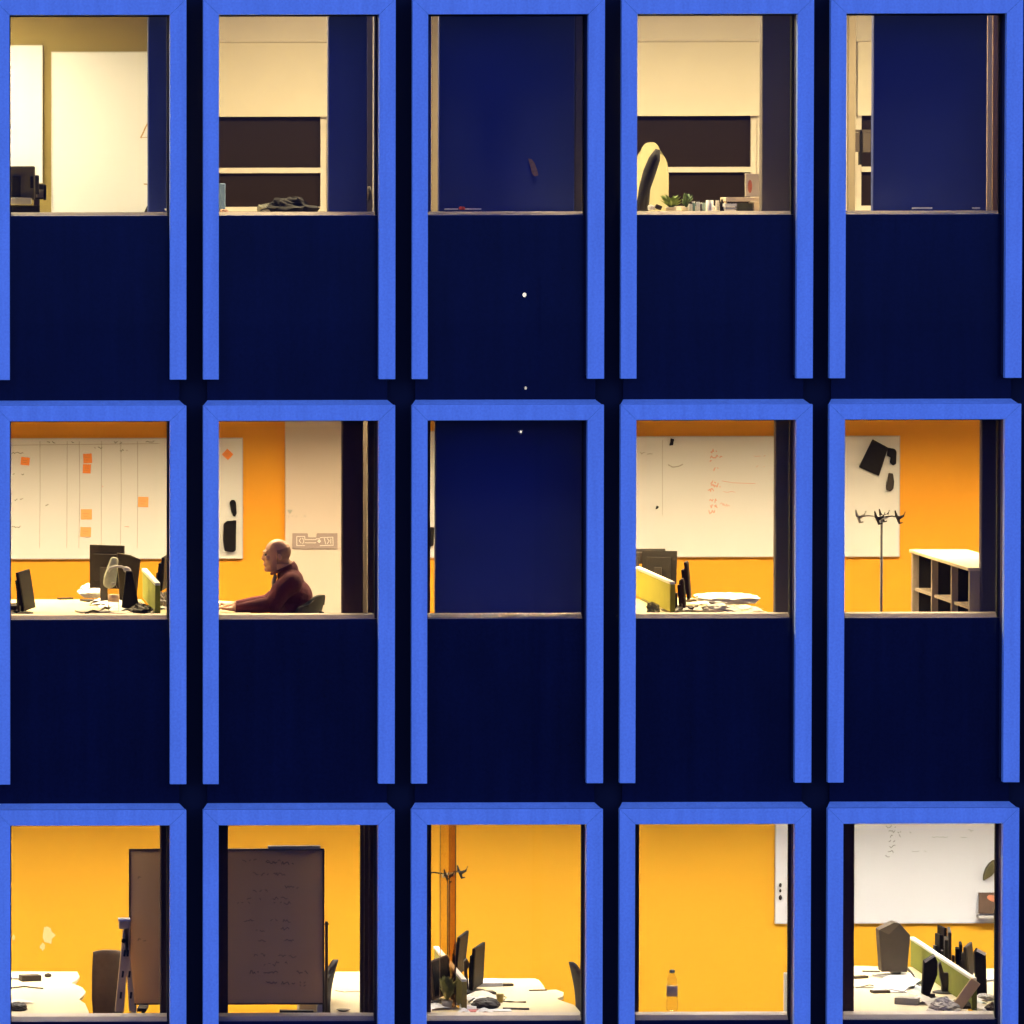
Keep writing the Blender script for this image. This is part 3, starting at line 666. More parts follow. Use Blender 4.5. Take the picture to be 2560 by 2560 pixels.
# ---- middle row, the wide right room
monitor(2, 1585, 2.75, R_(182), 'dark monitor back cut off by the left frame, middle row', .50, .12, .25, 0, m_dgrey)
monitor(2, 1648, 2.65, R_(160), 'dark monitor behind the far end of the yellow-green screen', .28, .26, .10, R_(6), mat('warm_black', (.02, .016, .012), .6, spec=.2))
monitor(2, 1719, 1.3, R_(77), 'taller of two thin monitors seen edge-on right of the yellow-green screen', .20, .29, .07, R_(-5), mat('redbrown_black', (.02, .007, .004), .6, spec=.2))
monitor(2, 1708, 1.1, R_(78), 'shorter of two thin monitors seen edge-on right of the yellow-green screen', .16, .22, .02, R_(-5), mat('redbrown_dark', (.025, .009, .005), .6, spec=.2))
blob('crumpled_paper', 'long pile of loose white paper on the desk end', 'paper', PZ(1815, 1506, zd(2))+Vector((0, 0, .03)), (.25, .24, .045), m_paper, .2, 5)
blob('crumpled_paper', 'lower grey white paper heap near the window sill', 'paper', PZ(1800, 1528, zd(2))+Vector((0, 0, .02)), (.14, .1, .03), m_ppr2, .3, 6)
sheet(2, 1748, 1505, .20, .1, .4, 'dark brown glasses case beside the thin monitors', m_brown, .02, 'glasses_case', 'case', None)
sheet(2, 1735, 1528, .3, .16, -.2, 'open paper in front of the thin monitors', m_ppr2, .006, curl=.02)
sheet(2, 1850, 1520, .2, .2, .6, 'grey paper folded on the right of the desk', m_grey, .012)
sheet(2, 1862, 1532, .34, .1, .1, 'flat pale paper at the window side of the desk', m_ppr2, .006)
blob('desk_plant', 'small grey green plant in front of the yellow-green screen', 'plant', P(1632, 1524, .66), (.05, .035, .055), mat('greygreen_leaf', (.30, .27, .10), .8, .3, 20), .35, 12)

litter(2, [(1740, 1512), (1764, 1500), (1790, 1518), (1826, 1530), (1846, 1508), (1872, 1524), (1716, 1526), (1892, 1532)], 'loose sheet in the paper litter right of the thin monitors, middle row', 'loose sheets on the desk of the fourth middle window', m_ppr2, (.18, .13), 8, .03)
cable(2, [(1683, 1534), (1696, 1526), (1712, 1520), (1730, 1522), (1744, 1514)], 'dark cable winding round the feet of the thin monitors', m_dgrey, .009)
# coat stands
def coat_stand(r, u, d, vtop, label, hooks, mm, vbot=None, arm=1.0):
    top = P(u, vtop, d); z0 = zf(r)+.007
    t = thing('coat_stand', label, 'coat stand', (top.x, d, z0), 'coat stands')
    build('pole', MB().tube([(top.x, d, z0+.02), (top.x, d, top.z)], .011, 12), mm, t, smooth=True)
    build('foot', MB().lathe((top.x, d, z0), [(.17, 0), (.17, .012), (.03, .03)], 24), m_black, t)
    build('hub', MB().tube([top-Vector((.05*arm, 0, .012)), top+Vector((.05*arm, 0, .006))], .016, 10), m_trim, t, smooth=True)
    for du, q in hooks:
        s = M*1.05
        a = MB().tube([top+Vector((0, 0, 0)), top+Vector((du*s*.6, q, .01)), top+Vector((du*s, q*1.4, .0))], .006, 6)
        a.tube([top+Vector((du*s-.03, q*1.4, .055)), top+Vector((du*s-.02, q*1.4, .01)), top+Vector((du*s, q*1.4, -.005)), top+Vector((du*s+.035, q*1.4, .012)), top+Vector((du*s+.05, q*1.4, .045))], [.005, .012, .016, .009, .005], 8)
        a.tube([top+Vector((du*s-.01, q*1.4, 0)), top+Vector((du*s+.005, q*1.4, -.045)), top+Vector((du*s+.03, q*1.4, -.04))], [.014, .01, .005], 8)
        build('hook', a, m_dgrey if abs(du) != 50 else m_grey, t, smooth=True)
coat_stand(2, 2204, 1.3, 1293, 'slim coat stand with curled hooks in front of the whiteboard end', [(-50, .05), (-16, -.1), (14, .12), (40, -.03)], m_grey)
coat_stand(3, 1121, 1.6, 2186, 'coat stand half hidden behind the post of the bottom middle window', [(-58, .05), (-6, -.1), (37, .1)], m_brown)

# open cabinet
cn, cf = .55, 2.8; xcab = X(2424, cn, 1418); ztop = PZ(2424, 1418, zd(2)).z; ztop = P(2424, 1419, cn).z
cab = thing('open_cabinet', 'low open shelf cabinet with a pale top in the right middle window', 'cabinet', (xcab+.3, (cn+cf)/2, zf(2)+.007))
xr = xcab+.44; zb_ = zf(2)+.05
build('cabinet_top', MB().box((xcab-.015, cn-.01, ztop-.025), (xr+.01, cf+.01, ztop)), mat('cabinet_top_board', (.72, .60, .38), .45, .03), cab, bevel=.003)
ys_ = [cn, cn+.04, 1.22, 1.25, 1.98, 2.01, 2.74, cf]
m = MB(); e_ = MB()
for i in range(0, 8, 2):
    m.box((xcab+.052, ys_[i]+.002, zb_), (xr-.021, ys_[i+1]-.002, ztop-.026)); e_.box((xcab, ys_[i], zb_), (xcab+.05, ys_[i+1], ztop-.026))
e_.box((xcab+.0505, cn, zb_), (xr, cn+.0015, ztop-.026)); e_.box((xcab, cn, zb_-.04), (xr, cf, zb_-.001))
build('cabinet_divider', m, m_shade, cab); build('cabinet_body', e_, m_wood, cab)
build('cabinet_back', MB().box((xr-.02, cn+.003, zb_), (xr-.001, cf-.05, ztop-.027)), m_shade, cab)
for zz in (zd(2)+.03, zd(2)-.33):
    for i in (1, 3, 5): build('shelf', MB().box((xcab+.02, ys_[i]+.001, zz), (xr-.021, ys_[i+1]-.001, zz+.022)), m_wood, cab)

# ---- bottom row
# mobile whiteboard standing just behind the column
dm = 1.0
a_, b_ = P(326, 2508, dm), P(807, 2125, dm)
mbd = thing('mobile_whiteboard', 'big dark-backed mobile whiteboard covered in scribbles across two lower left windows', 'whiteboard', ((a_.x+b_.x)/2, dm, zf(3)+.007))
build('board_surface', MB().box((a_.x, dm-.01, a_.z), (b_.x, dm+.01, b_.z)), m_boardb, mbd)
f = MB(); w = .012
f.box((a_.x-w, dm-.016, a_.z-w), (b_.x+w, dm+.016, a_.z)); f.box((a_.x-w, dm-.016, b_.z), (b_.x+w, dm+.016, b_.z+w)); f.box((a_.x-w, dm-.016, a_.z), (a_.x, dm+.016, b_.z)); f.box((b_.x, dm-.016, a_.z), (b_.x+w, dm+.016, b_.z))
build('board_frame', f, m_brown, mbd, bevel=.003)
m = MB(); k = 0
for v in (2155, 2185, 2222, 2245, 2262, 2300, 2322, 2350, 2390, 2410):
    for u in ([610, 680] if v in (2155, 2245, 2262, 2300) else [640, 700]):
        k += 1; scribble(m, u+random.uniform(-18, 14), v+random.uniform(-5, 5), random.uniform(25, 55), 8, dm-.0115, 1.7, k+200, 5)
for u, v, w_ in ((655, 2158, 80), (625, 2430, 70), (742, 2430, 34), (655, 2458, 85), (750, 2456, 26), (750, 2464, 22), (345, 2195, 12), (342, 2205, 10), (345, 2350, 20)): scribble(m, u, v, w_, 8, dm-.0115, 2.2, u, 4.5)
build('handwriting', m, m_ink2, mbd)
q0, q1 = P(670, 2124, dm), P(801, 2114, dm)
build('paper_clamp', MB().box((q0.x, dm-.03, q0.z+.003), (q1.x, dm+.03, q1.z)), m_grey, mbd, bevel=.003)
for u in (335, 800):
    x = X(u, dm, 2500)
    build('leg', MB().box((x-.02, dm+.02, zf(3)+.06), (x+.02, dm+.05, b_.z-.1)), m_lgrey, mbd)
    build('foot', MB().box((x-.02, dm-.3, zf(3)+.03), (x+.02, dm+.35, zf(3)+.06)), m_lgrey, mbd)
# grey box below the board
p0, p1 = P(748, 2545, 1.15), P(793, 2502, 1.15)
tag(build('narrow_cabinet', MB().box((p0.x, 1.15, zf(3)+.007), (p1.x, 1.35, p1.z)), mat('taupe_card', (.40, .36, .26), .8), bevel=.01), 'narrow grey green cabinet under the right end of the mobile whiteboard', 'cabinet')
# easel (white ladder-like stand)
et = thing('flipchart_easel', 'white perforated easel stand leaning by the mobile whiteboard', 'easel', P(305, 2540, .8))
for lean, u0, u1, w_ in ((0, 312, 290, 18), (1, 314, 326, 10)):
    t0, t1 = P(u0-4, 2320, .80), P(u0+w_-4, 2320, .80); s0, s1 = P(u1-3, 2530, .8), P(u1+w_+2, 2530, .8)
    lg = build('leg', MB().prism([s0, s1, t1, t0], (0, .03, 0)), m_warm, et, bevel=.004)
    m = MB()
    for f_ in (.3, .55, .8):
        cpt = (t0+t1)/2*(1-f_)+(s0+s1)/2*f_; m.obox(cpt+Vector((0, -.002, 0)), (.016, .006, .05), (0, .12, 0))
    build('slot', m, m_dgrey, lg)
c0, c1 = P(297, 2322, .8), P(325, 2302, .8)
build('head', MB().box((c0.x, .77, c0.z), (c1.x, .86, c1.z)), m_warm, et, bevel=.006)
build('head_cap', MB().box((c0.x-.004, .765, c1.z+.0005), (c1.x+.004, .865, c1.z+.018)), m_paper, et, bevel=.004)
build('knob', MB().tube([P(309, 2352, .79), P(309, 2352, .76)], .018, 12), m_black, et)
office_chair(X(268, 1.25, 2450), 1.45, 3, R_(172), 'dark brown chair beside the easel in the bottom left window', m_brfab, seat=.45, bh=.54, bw=.25, taper=.04)
# chair armrest stand-out handled by chair; desk clutter
sheet(3, 75, 2452, .16, .10, .25, 'grey box of cables standing on the bottom left desk', m_dgrey, .045, 'desk_box', 'box', None)
sheet(3, 110, 2441, .12, .07, .3, 'white mouse pad beside the grey box', None)
c = PZ(120, 2443, zd(3)); tag(build('computer_mouse', MB().ell(c+Vector((0, 0, .015)), (.03, .02, .018)), m_dgrey, smooth=True), 'small dark mouse right of the grey box on the bottom left desk', 'mouse')
sheet(3, 40, 2447, .22, .10, 0, 'pale keyboard left of the grey box', m_lgrey, .012, 'keyboard', 'keyboard', None)
c = [PZ(u, v, zd(3)+.01) for u, v in ((28, 2470), (60, 2466), (85, 2469), (108, 2471))]
tag(build('cable', MB().tube(c, .006, 6), m_dgrey), 'thin dark cable across the bottom left desk', 'cable')
blob('bag', 'dark lidded bowl at the left edge of the bottom left desk', 'bowl', PZ(42, 2524, zd(3))+Vector((0, 0, .02)), (.085, .1, .035), m_dgrey, .15, 21)
sheet(3, 50, 2508, .2, .12, .3, 'pale papers behind the dark bowl', m_ppr2, .006, curl=.02)
# pale reflection painted as a scrap flat on the wall
def smudge(u, v, s, label, seed):
    rd = random.Random(seed); pts = [P(u+s*math.cos(a)*rd.uniform(.5, 1), v+s*1.4*math.sin(a)*rd.uniform(.6, 1), DW-.004) for a in [2*math.pi*k/11 for k in range(11)]]
    tag(build('reflection_patch', MB().prism(pts, (0, .003, 0)), mat('pale_patch', (.85, .62, .25), .8)), label, 'reflection patch')
smudge(121, 2338, 19, 'large pale painted reflection on the orange wall of the bottom left window', 2)
smudge(107, 2367, 8, 'small pale painted reflection just below the large one on the orange wall', 3)
smudge(34, 2344, 6, 'tiny pale painted reflection at the left edge of the bottom left window', 4)
# right part of second window: post, cone shaped chair
pb = P(818, 2306, 1.0)
tag(build('stand_pole', MB().tube([(pb.x, 1.0+.06, zf(3)+.01), (pb.x, 1.06, pb.z)], .012, 10).obox((pb.x, 1.06, pb.z-.02), (.04, .02, .01)), m_brown), 'thin upright pole right of the mobile whiteboard', 'pole')
office_chair(X(833, 1.3, 2480)-.27, 1.3, 3, R_(86), 'narrow dark chair back between mobile whiteboard and bright desk', m_fabric, seat=.47, bh=.50, bw=.40)
cc = PZ(858, 2528, zd(3)); tag(build('plate', MB().lathe(cc+Vector((0, 0, .001)), [(.03, 0), (.055, .012), (.058, .012)], 24), m_brown), 'round brown tray on the bright desk corner', 'tray')
c = [PZ(u, v, zd(3)+.004) for u, v in ((838, 2476), (860, 2480), (885, 2478), (920, 2479))]
tag(build('cable', MB().tube(c, .003, 6), m_grey), 'thin line of cable over the bright desk beside the mobile whiteboard', 'cable')

# ---- bottom middle window
monitor(3, 1152, 2.1, R_(74), 'tall monitor edge right behind the post, pale top edge', .44, .32, .09, R_(6))
monitor(3, 1194, 1.75, R_(72), 'second monitor edge standing free on the desk right of the post', .42, .33, .035, R_(3))
monitor(3, 1100, 1.2, R_(65), 'dark monitor left of the post behind the green plant', .42, .30, .04, R_(-6), m_brfab)
sheet(3, 1182, 2462, .24, .16, .2, 'white round-cornered pad behind the free monitor', None, .02)
sheet(3, 1218, 2462, .2, .24, .1, 'white paper stack right of the free monitor', None, .03)
sheet(3, 1190, 2486, .30, .1, .15, 'dark keyboard in front of the free monitor', m_dgrey, .02, 'keyboard', 'keyboard', None)
sheet(3, 1200, 2497, .28, .16, -.3, 'pale crumpled sheet in front of the dark keyboard', m_ppr2, curl=.05)
blob('desk_phone', 'dark grey desk phone with handset on the wavy pale desk', 'phone', PZ(1216, 2520, zd(3))+Vector((0, 0, .03)), (.11, .1, .045), m_dgrey, .12, 31)
c = PZ(1250, 2506, zd(3)); tag(build('mug', MB().lathe(c+Vector((0, 0, .001)), [(.022, 0), (.028, .05), (.03, .065), (.024, .065), (.02, .01)], 18).tube([c+Vector((.028, 0, .05)), c+Vector((.05, 0, .04)), c+Vector((.028, 0, .015))], .005, 6), mat('mustard', (.45, .33, .08), .5), smooth=True), 'small mustard coloured mug beside the desk phone', 'mug')
sheet(3, 1192, 2530, .14, .12, .2, 'red folder at the front of the wavy pale desk', m_red, .012, 'folder', 'folder', None)
sheet(3, 1235, 2527, .26, .1, 0, 'white paper strip beside the red folder', None, .006)
sheet(3, 1290, 2524, .2, .035, -.15, 'dark pen roll beside the white paper strip', m_brown, .012, 'pen_case', 'pen case', None)
sheet(3, 1265, 2465, .11, .05, .15, 'small brown spectacles case far back on the wavy desk', m_brown, .018, 'glasses_case', 'case', None)
sheet(3, 1244, 2463, .1, .015, -.1, 'thin pen beside the small brown spectacles case', m_brown, .008, 'pen', 'pen', None)
sheet(3, 1345, 2477, .14, .02, .1, 'pen near the wavy edge of the desk', m_brown, .008, 'pen', 'pen', None)
c = [PZ(u, v, zd(3)+.006) for u, v in ((1255, 2503), (1275, 2504), (1290, 2505), (1315, 2505))]
tag(build('cable', MB().tube(c, [.003, .007, .003, .008], 6), m_brown), 'brown cable running right from the mustard mug', 'cable')
office_chair(X(1478, .95, 2460)+.14, 1.0, 3, R_(-84), 'dark chair back at the right edge of the bottom middle window', m_fabric, seat=.47, bh=.52, bw=.36)
litter(3, [(1178, 2500), (1204, 2506), (1188, 2516), (1170, 2524), (1222, 2496), (1160, 2536), (1212, 2534)], 'loose sheet in the paper litter around the desk phone, bottom middle window', 'loose sheets round the bottom middle desk phone', m_paper, (.13, .1), 11, .035)
cable(3, [(1172, 2505), (1186, 2496), (1204, 2499), (1220, 2494), (1238, 2500)], 'dark cable between the keyboard and the desk phone', m_dgrey, .007)
wedge('desk_box', 'dark angular speaker between the two monitor edges of the bottom middle window', 'speaker', 3, [(1160, 2404), (1168, 2396), (1176, 2412), (1168, 2424), (1172, 2470), (1164, 2478)], 1.7, .05, m_brown)
# leafy plant behind the post
def plant(r, c, h, spread, n, label, mm=m_leaf, pot=True, seed=3):
    rd = random.Random(seed); t = thing('potted_plant', label, 'plant', c, 'small potted plants')
    if pot: build('pot', MB().lathe(c, [(.032, 0), (.042, .05), (.045, .06), (.036, .06), (.034, .045)], 18), m_pot, t, smooth=True)
    m = MB(); zb = Vector(c)+Vector((0, 0, .05))
    for k in range(n):
        a = rd.uniform(0, 6.28); l = rd.uniform(.4, 1)*h; s = rd.uniform(.2, 1)*spread
        tip = zb+Vector((math.cos(a)*s, math.sin(a)*s, l)); mid = (zb+tip)/2+Vector((0, 0, l*.25)); w_ = rd.uniform(.12, .2)*h
        sd = Vector((-math.sin(a), math.cos(a), 0))*w_
        m.add([zb, mid+sd, tip, mid-sd, mid+Vector((0, 0, -.004))], [(0, 1, 2), (0, 2, 3), (0, 4, 1), (4, 2, 1), (4, 3, 2), (0, 3, 4)])
    build('foliage', m, mm, t, normals=False); return t
plant(3, Vector((X(1112, 1.0, 2540), .85, zd(3)+.001)), .20, .09, 46, 'bushy green plant behind the post of the bottom middle window', mat('dim_leaf', (.20, .20, .05), .7, .3, 20), True, 5)
sheet(3, 1095, 2522, .2, .14, .3, 'white papers left of the bushy plant', None, curl=.03)
sheet(3, 1090, 2538, .3, .1, 0, 'grey papers by the sill left of the bushy plant', m_grey, .01)

# ---- bottom window with bottle
bottle(3, 1680, .40, 'lone clear water bottle on the window sill before the orange wall', .31, .042, base=zs(3)+.028)

# ---- bottom right window
wedge('monitor', 'bulky grey brown monitor back at the left end of the green screen', 'monitor', 3, [(2197, 2325), (2236, 2306), (2250, 2309), (2276, 2338), (2268, 2430), (2204, 2430)], 2.5, .14, mat('taupe_plastic', (.055, .038, .024), .7, .3, 12),
      cap=[(2197, 2325), (2236, 2306), (2250, 2309), (2222, 2336)], capm=mat('pale_taupe', (.13, .10, .06), .7))
wedge('monitor', 'black wedge shaped monitor before the green screen of the bottom right window', 'monitor', 3, [(2310, 2402), (2336, 2386), (2344, 2404), (2344, 2437), (2322, 2494), (2305, 2484)], 1.25, .05, m_black,
      cap=[(2310, 2402), (2336, 2386), (2338, 2391), (2313, 2407)], capm=m_ppr2)
wedge('monitor', 'narrow black monitor edge touching the middle of the green screen', 'monitor', 3, [(2346, 2412), (2352, 2404), (2360, 2432), (2372, 2432), (2372, 2408), (2379, 2404), (2379, 2470), (2357, 2474), (2350, 2440)], 1.6, .05, m_dgrey)
monitor(3, 2372, 2.5, R_(80), 'dark monitor rising behind the middle of the sloping green screen', .36, .33, .05, 0, m_dgrey)
monitor(3, 2354, 2.7, R_(95), 'narrow dark monitor edge just left of another behind the green screen', .2, .30, .08, 0)
monitor(3, 2422, 2.2, R_(70), 'dark lower monitor right of the sloping green screen', .34, .25, .05, R_(-6), m_dgrey)
wedge('monitor', 'tall black monitor with a pale cap near the right frame', 'monitor', 3, [(2437, 2382), (2444, 2371), (2465, 2384), (2468, 2486), (2436, 2494), (2440, 2450)], 1.4, .06, m_black, cap=[(2444, 2371), (2466, 2383), (2462, 2389), (2441, 2378)], capm=m_paper)
monitor(3, 2400, 2.6, R_(80), 'small dark monitor edge between the two groups of screens', .2, .2, .06, 0)
sheet(3, 2250, 2468, .34, .26, .4, 'open white magazine below the large monitor back', None, curl=.045)
sheet(3, 2225, 2478, .26, .18, -.2, 'white sheet at the front of the open magazine', None, .008)
sheet(3, 2278, 2458, .26, .16, .9, 'white curled pages touching the green screen', None, curl=.05)
sheet(3, 2200, 2482, .14, .07, .2, 'brown pencil case left of the open magazine', m_brown, .02, 'pencil_case', 'pencil case', None)
sheet(3, 2232, 2440, .3, .14, .5, 'silver keyboard in front of the large monitor back', m_lgrey, .015, 'keyboard', 'keyboard', None)
sheet(3, 2268, 2510, .18, .10, -.35, 'grey brown phone box in the middle of the lower right desk', m_grey, .05, 'desk_box', 'box', None)
sheet(3, 2302, 2508, .24, .12, -.5, 'pale crumpled receipts right of the phone box', m_ppr2, curl=.05)
blob('crumpled_bag', 'crumpled grey plastic bag near the sill of the bottom right window', 'bag', PZ(2358, 2530, zd(3))+Vector((0, 0, .045)), (.10, .09, .06), m_ppr2, .3, 41)
a0, a1 = PZ(2385, 2535, zd(3)), P(2425, 2462, .9)
m = MB().obox((P(2412, 2490, .66)), (.085, .02, .29), (0, R_(36), 0)); tag(build('tilted_tray', m, m_warm, bevel=.006), 'grey tray propped at a slant against the end of the green screen', 'tray')
blob('desk_phone', 'dark handset lying at the foot of the slanting grey tray', 'phone', PZ(2415, 2520, zd(3))+Vector((0, 0, .02)), (.075, .06, .03), m_dgrey, .2, 42)
blob('bag', 'dark bag at the right frame of the bottom right window', 'bag', PZ(2484, 2530, zd(3))+Vector((0, 0, .03)), (.06, .07, .045), m_brfab, .25, 43)
blob('crumpled_paper', 'white and teal tissue at the foot of the tall black monitor', 'paper', PZ(2462, 2500, zd(3))+Vector((0, 0, .02)), (.07, .07, .03), m_lgrey, .3, 44)
sheet(3, 2480, 2450, .2, .2, .2, 'white papers behind the tall black monitor', None, .02)
sheet(3, 2150, 2446, .12, .06, .4, 'small dark object near the left column of the bottom right window', m_brown, .02, 'pen_case', 'pen case', None)
sheet(3, 2178, 2430, .14, .03, -.2, 'pen on the pale lower right desk', m_brown, .008, 'pen', 'pen', None)
sheet(3, 2160, 2470, .16, .015, -.25, 'thin cable end on the pale lower right desk', m_grey, .006, 'pen', 'pen', None)

c = [PZ(u, v, zd(3)) for u, v in ((2206, 2452), (2238, 2441), (2284, 2438), (2291, 2458), (2259, 2484), (2222, 2478))]
tag(build('magazine', MB().prism([p+Vector((0, 0, .002)) for p in c], (0, 0, .02)), m_paper), 'broad stack of bright white pages left of the black wedge monitor', 'paper', 'papers on the desks')
litter(3, [(2292, 2490), (2306, 2500), (2322, 2512), (2340, 2520), (2298, 2478), (2312, 2470), (2374, 2512), (2396, 2528), (2440, 2520), (2462, 2528), (2330, 2534), (2448, 2506)], 'loose sheet in the paper litter along the green screen, bottom right window', 'loose sheets on the bottom right desk', m_ppr2, (.12, .09), 14, .04)
litter(3, [(2290, 2464), (2302, 2486), (2450, 2512)], 'pale blue plastic wrap in the clutter of the bottom right desk', 'plastic wraps on the bottom right desk', mat('pale_teal_plastic', (.55, .66, .62), .4), (.10, .08), 15, .05)
cable(3, [(2268, 2420), (2282, 2436), (2290, 2454), (2300, 2470)], 'dark cable from the bulky monitor to the green screen', m_dgrey, .010)
cable(3, [(2360, 2494), (2378, 2506), (2396, 2500), (2410, 2510), (2430, 2500)], 'black cable heap under the slanting grey tray', m_black, .014)
cable(3, [(2140, 2470), (2158, 2466), (2172, 2462), (2184, 2464)], 'thin grey cable left of the white pages, bottom right window', m_grey, .005)
# ---- top row
def ZT(v, d): return P(1280, v, d).z
# top left clutter: monitors and printer
rectdesk(1, XL+.3, X(118, 1, 535), .6, 2.2, 'desk behind the machines in the top left window')
t = thing('coffee_machine', 'olive brown office machine stacked at the left of the top left window', 'machine', Vector((X(55, 1.2), 1.2, zd(1)+.001)))
def pbox(u0, u1, v0, v1, d0, d1): a, b = P(u0, v1, d0), P(u1, v0, d0); return (a.x, d0, a.z), (b.x, d1, b.z)
build('housing', MB().box(*pbox(20, 88, 415, 500, 1.1, 1.35)), mat('olive_plastic', (.075, .06, .02), .5), t, bevel=.012)
build('side_arm', MB().box(*pbox(88, 98, 438, 486, 1.15, 1.3)), m_dgrey, t, bevel=.006)
build('spout', MB().box(*pbox(76, 84, 440, 470, 1.05, 1.098)), m_black, t, bevel=.004)
build('front_panel', MB().box(*pbox(30, 52, 440, 492, 1.07, 1.098)), m_black, t, bevel=.004)
build('tray', MB().box(*pbox(24, 80, 494, 512, 1.02, 1.3)), m_grey, t, bevel=.012)
build('foot', MB().box(*pbox(20, 100, 513, 532, 1.06, 1.4)), m_black, t, bevel=.01)
t = thing('desk_phone', 'dark phone with a pale keypad beside the olive machine', 'phone', Vector((X(102, 1.5), 1.5, zd(1)+.001)))
build('body', MB().box(*pbox(86, 113, 460, 498, 1.4, 1.5)), m_dgrey, t, bevel=.006)
build('keypad', MB().box(*pbox(90, 110, 474, 494, 1.385, 1.398)), mat('keypad', (.3, .25, .15), .6), t, bevel=.004)
build('handset', MB().box(*pbox(109, 116, 462, 500, 1.36, 1.44)), m_black, t, bevel=.004)
build('stand', MB().box(*pbox(84, 100, 498, 533, 1.42, 1.5)), m_brown, t, bevel=.004)
pts = [(356, 545), (362, 528), (368, 515), (374, 512), (390, 514), (390, 545)]
tag(build('chair_back', MB().prism([P(u, v, .95) for u, v in pts], (0, .04, 0)), m_dgrey, bevel=.006), 'dark corner of a chair back at the column of the top left window', 'chair')
c = Vector((X(415, .4), .36, zs(1)+.028)); tag(build('cup', MB().lathe(c, [(.010, 0), (.014, .016), (.012, .016)], 14), m_paper, smooth=True), 'tiny white cup on the sill of the top left window', 'cup')
# second top window
rectdesk(1, X(540, 1), X(815, 1), .62, 1.5, 'desk behind the black coat in the second top window')
tag(build('binder', MB().box(*pbox(540, 564, 458, 532, 1.0, 1.25)), m_blue, bevel=.01), 'blue grey ring binder standing at the left frame of the second top window', 'binder')
c = P(720, 526, .8)
blob('coat', 'black coat heaped on the desk in the second top window', 'coat', c+Vector((0, 0, .0)), (.225, .15, .085), m_bag, .26, 51)
blob('crumpled_paper', 'small grey green crumpled paper left of the black coat', 'paper', P(661, 526, .75), (.05, .04, .05), mat('greygreen_paper', (.32, .33, .25), .8), .3, 52)
blob('crumpled_paper', 'pinkish crumpled paper at the foot of the blue grey binder', 'paper', P(560, 529, .75), (.035, .03, .018), mat('pink_paper', (.55, .36, .28), .8), .3, 53)
tag(build('window_handle', MB().tube([P(922, 466, 1.17), P(925, 480, 1.17), P(922, 500, 1.17)], [.012, .018, .014], 8), m_dgrey, smooth=True), 'dark handle on the pale post right of the dark column', 'handle')
# third top window
c = P(1155, 529, .37)
tag(build('candle', MB().lathe(Vector((c.x, .37, zs(1)+.028)), [(.022, 0), (.024, .02), (.014, .026)], 14), m_red, smooth=True), 'small red tin on the sill of the dark top window', 'tin')
for u, w_, la in ((1128, 30, 'left'), (1182, 38, 'right')):
    c = P(u, 532, .35); tag(build('paper', MB().obox((c.x, .35, zs(1)+.034), (w_*M, .08, .010), (0, 0, .1)), m_paper, bevel=.002), 'white folded paper '+la+' of the small red tin', 'paper')
pts = [(1320, 396), (1329, 398), (1337, 408), (1343, 425), (1346, 438), (1336, 441), (1329, 432), (1326, 415)]  # blurred reflection put in as a flat brownish patch of colour
tag(build('reflection_blob', MB().prism([P(u, v, .492) for u, v in pts], (0, .003, 0)), mat('reflection_brown', (.36, .22, .17), .8, .7, 40)), 'brownish reflection drawn as a patch on the dark panel of the third top window', 'reflection')
# fourth top window
office_chair(X(1626, 3.2), 3.4, 1, R_(165), 'cream high-backed chair with a dark edge in the fourth top window', m_cfab, seat=.50, bh=.74, bw=.31, taper=.45, arms=False)
cch = [P(u, v, 1.1) for u, v in ((1645, 374), (1636, 398), (1624, 430), (1612, 470), (1604, 535))]
tag(build('jacket', MB().tube([p for p in cch], [.02, .045, .05, .045, .05], 12), m_bag, smooth=True), 'dark jacket strip hanging down the cream chair', 'jacket')
rectdesk(1, X(1575, 1), X(1902, 1), .62, 1.5, 'desk with plants and jars in the fourth top window')
zz = zd(1)+.001
plant(1, Vector((X(1677, .8), .8, zz)), .11, .10, 70, 'left leafy plant in a pale pot on the top row desk', m_leaf, True, 7)
plant(1, Vector((X(1716, .9), .9, zz)), .12, .06, 40, 'right smaller dark leaved plant on the top row desk', mat('dark_leaf', (.06, .12, .04), .6, .3, 20), True, 9)
rd = random.Random(4)
cols_ = [(.6, .62, .6), (.1, .2, .2), (.55, .6, .68), (.08, .08, .1), (.35, .5, .5), (.7, .66, .6)]
for k, u in enumerate((1726, 1735, 1745, 1753, 1761, 1795)):
    h_ = .095+.008*(k % 3); c = Vector((X(u, .85), .85+.03*(k % 2), zz))
    la = ['white lidded jar nearest the dark leaved plant', 'dark teal jar, second of the jar row', 'pale blue jar in the middle of the jar row', 'black jar left of the pale teal one', 'pale teal jar touching the white mug', 'beige jar just right of the white mug'][k]
    j = thing('jar', la, 'jar', c, 'small jars lined up on the top row desk')
    build('glass', MB().lathe(c, [(.013, 0), (.016, .004), (.016, h_*.8), (.012, h_*.9)], 12), mat('jar_%s' % ['white', 'teal', 'blue', 'black', 'pale', 'beige'][k], cols_[k], .3), j, smooth=True)
    build('lid', MB().lathe(c, [(.014, h_*.9), (.014, h_)], 12), m_paper if k % 2 else m_dgrey, j)
c = Vector((X(1774, .7), .7, zz)); tag(build('mug', MB().lathe(c, [(.024, 0), (.028, .01), (.028, .112), (.024, .112), (.022, .012)], 18).tube([c+Vector((.028, 0, .07)), c+Vector((.048, 0, .045)), c+Vector((.028, 0, .02))], .005, 6), m_paper, smooth=True), 'tall white mug among the small jars', 'mug')
tag(build('bottle', MB().lathe(Vector((X(1805, .9), .9, zz)), [(.015, 0), (.018, .01), (.018, .08), (.008, .1), (.008, .12)], 12), m_black, smooth=True), 'dark bottle between the jars and the white riser', 'bottle')
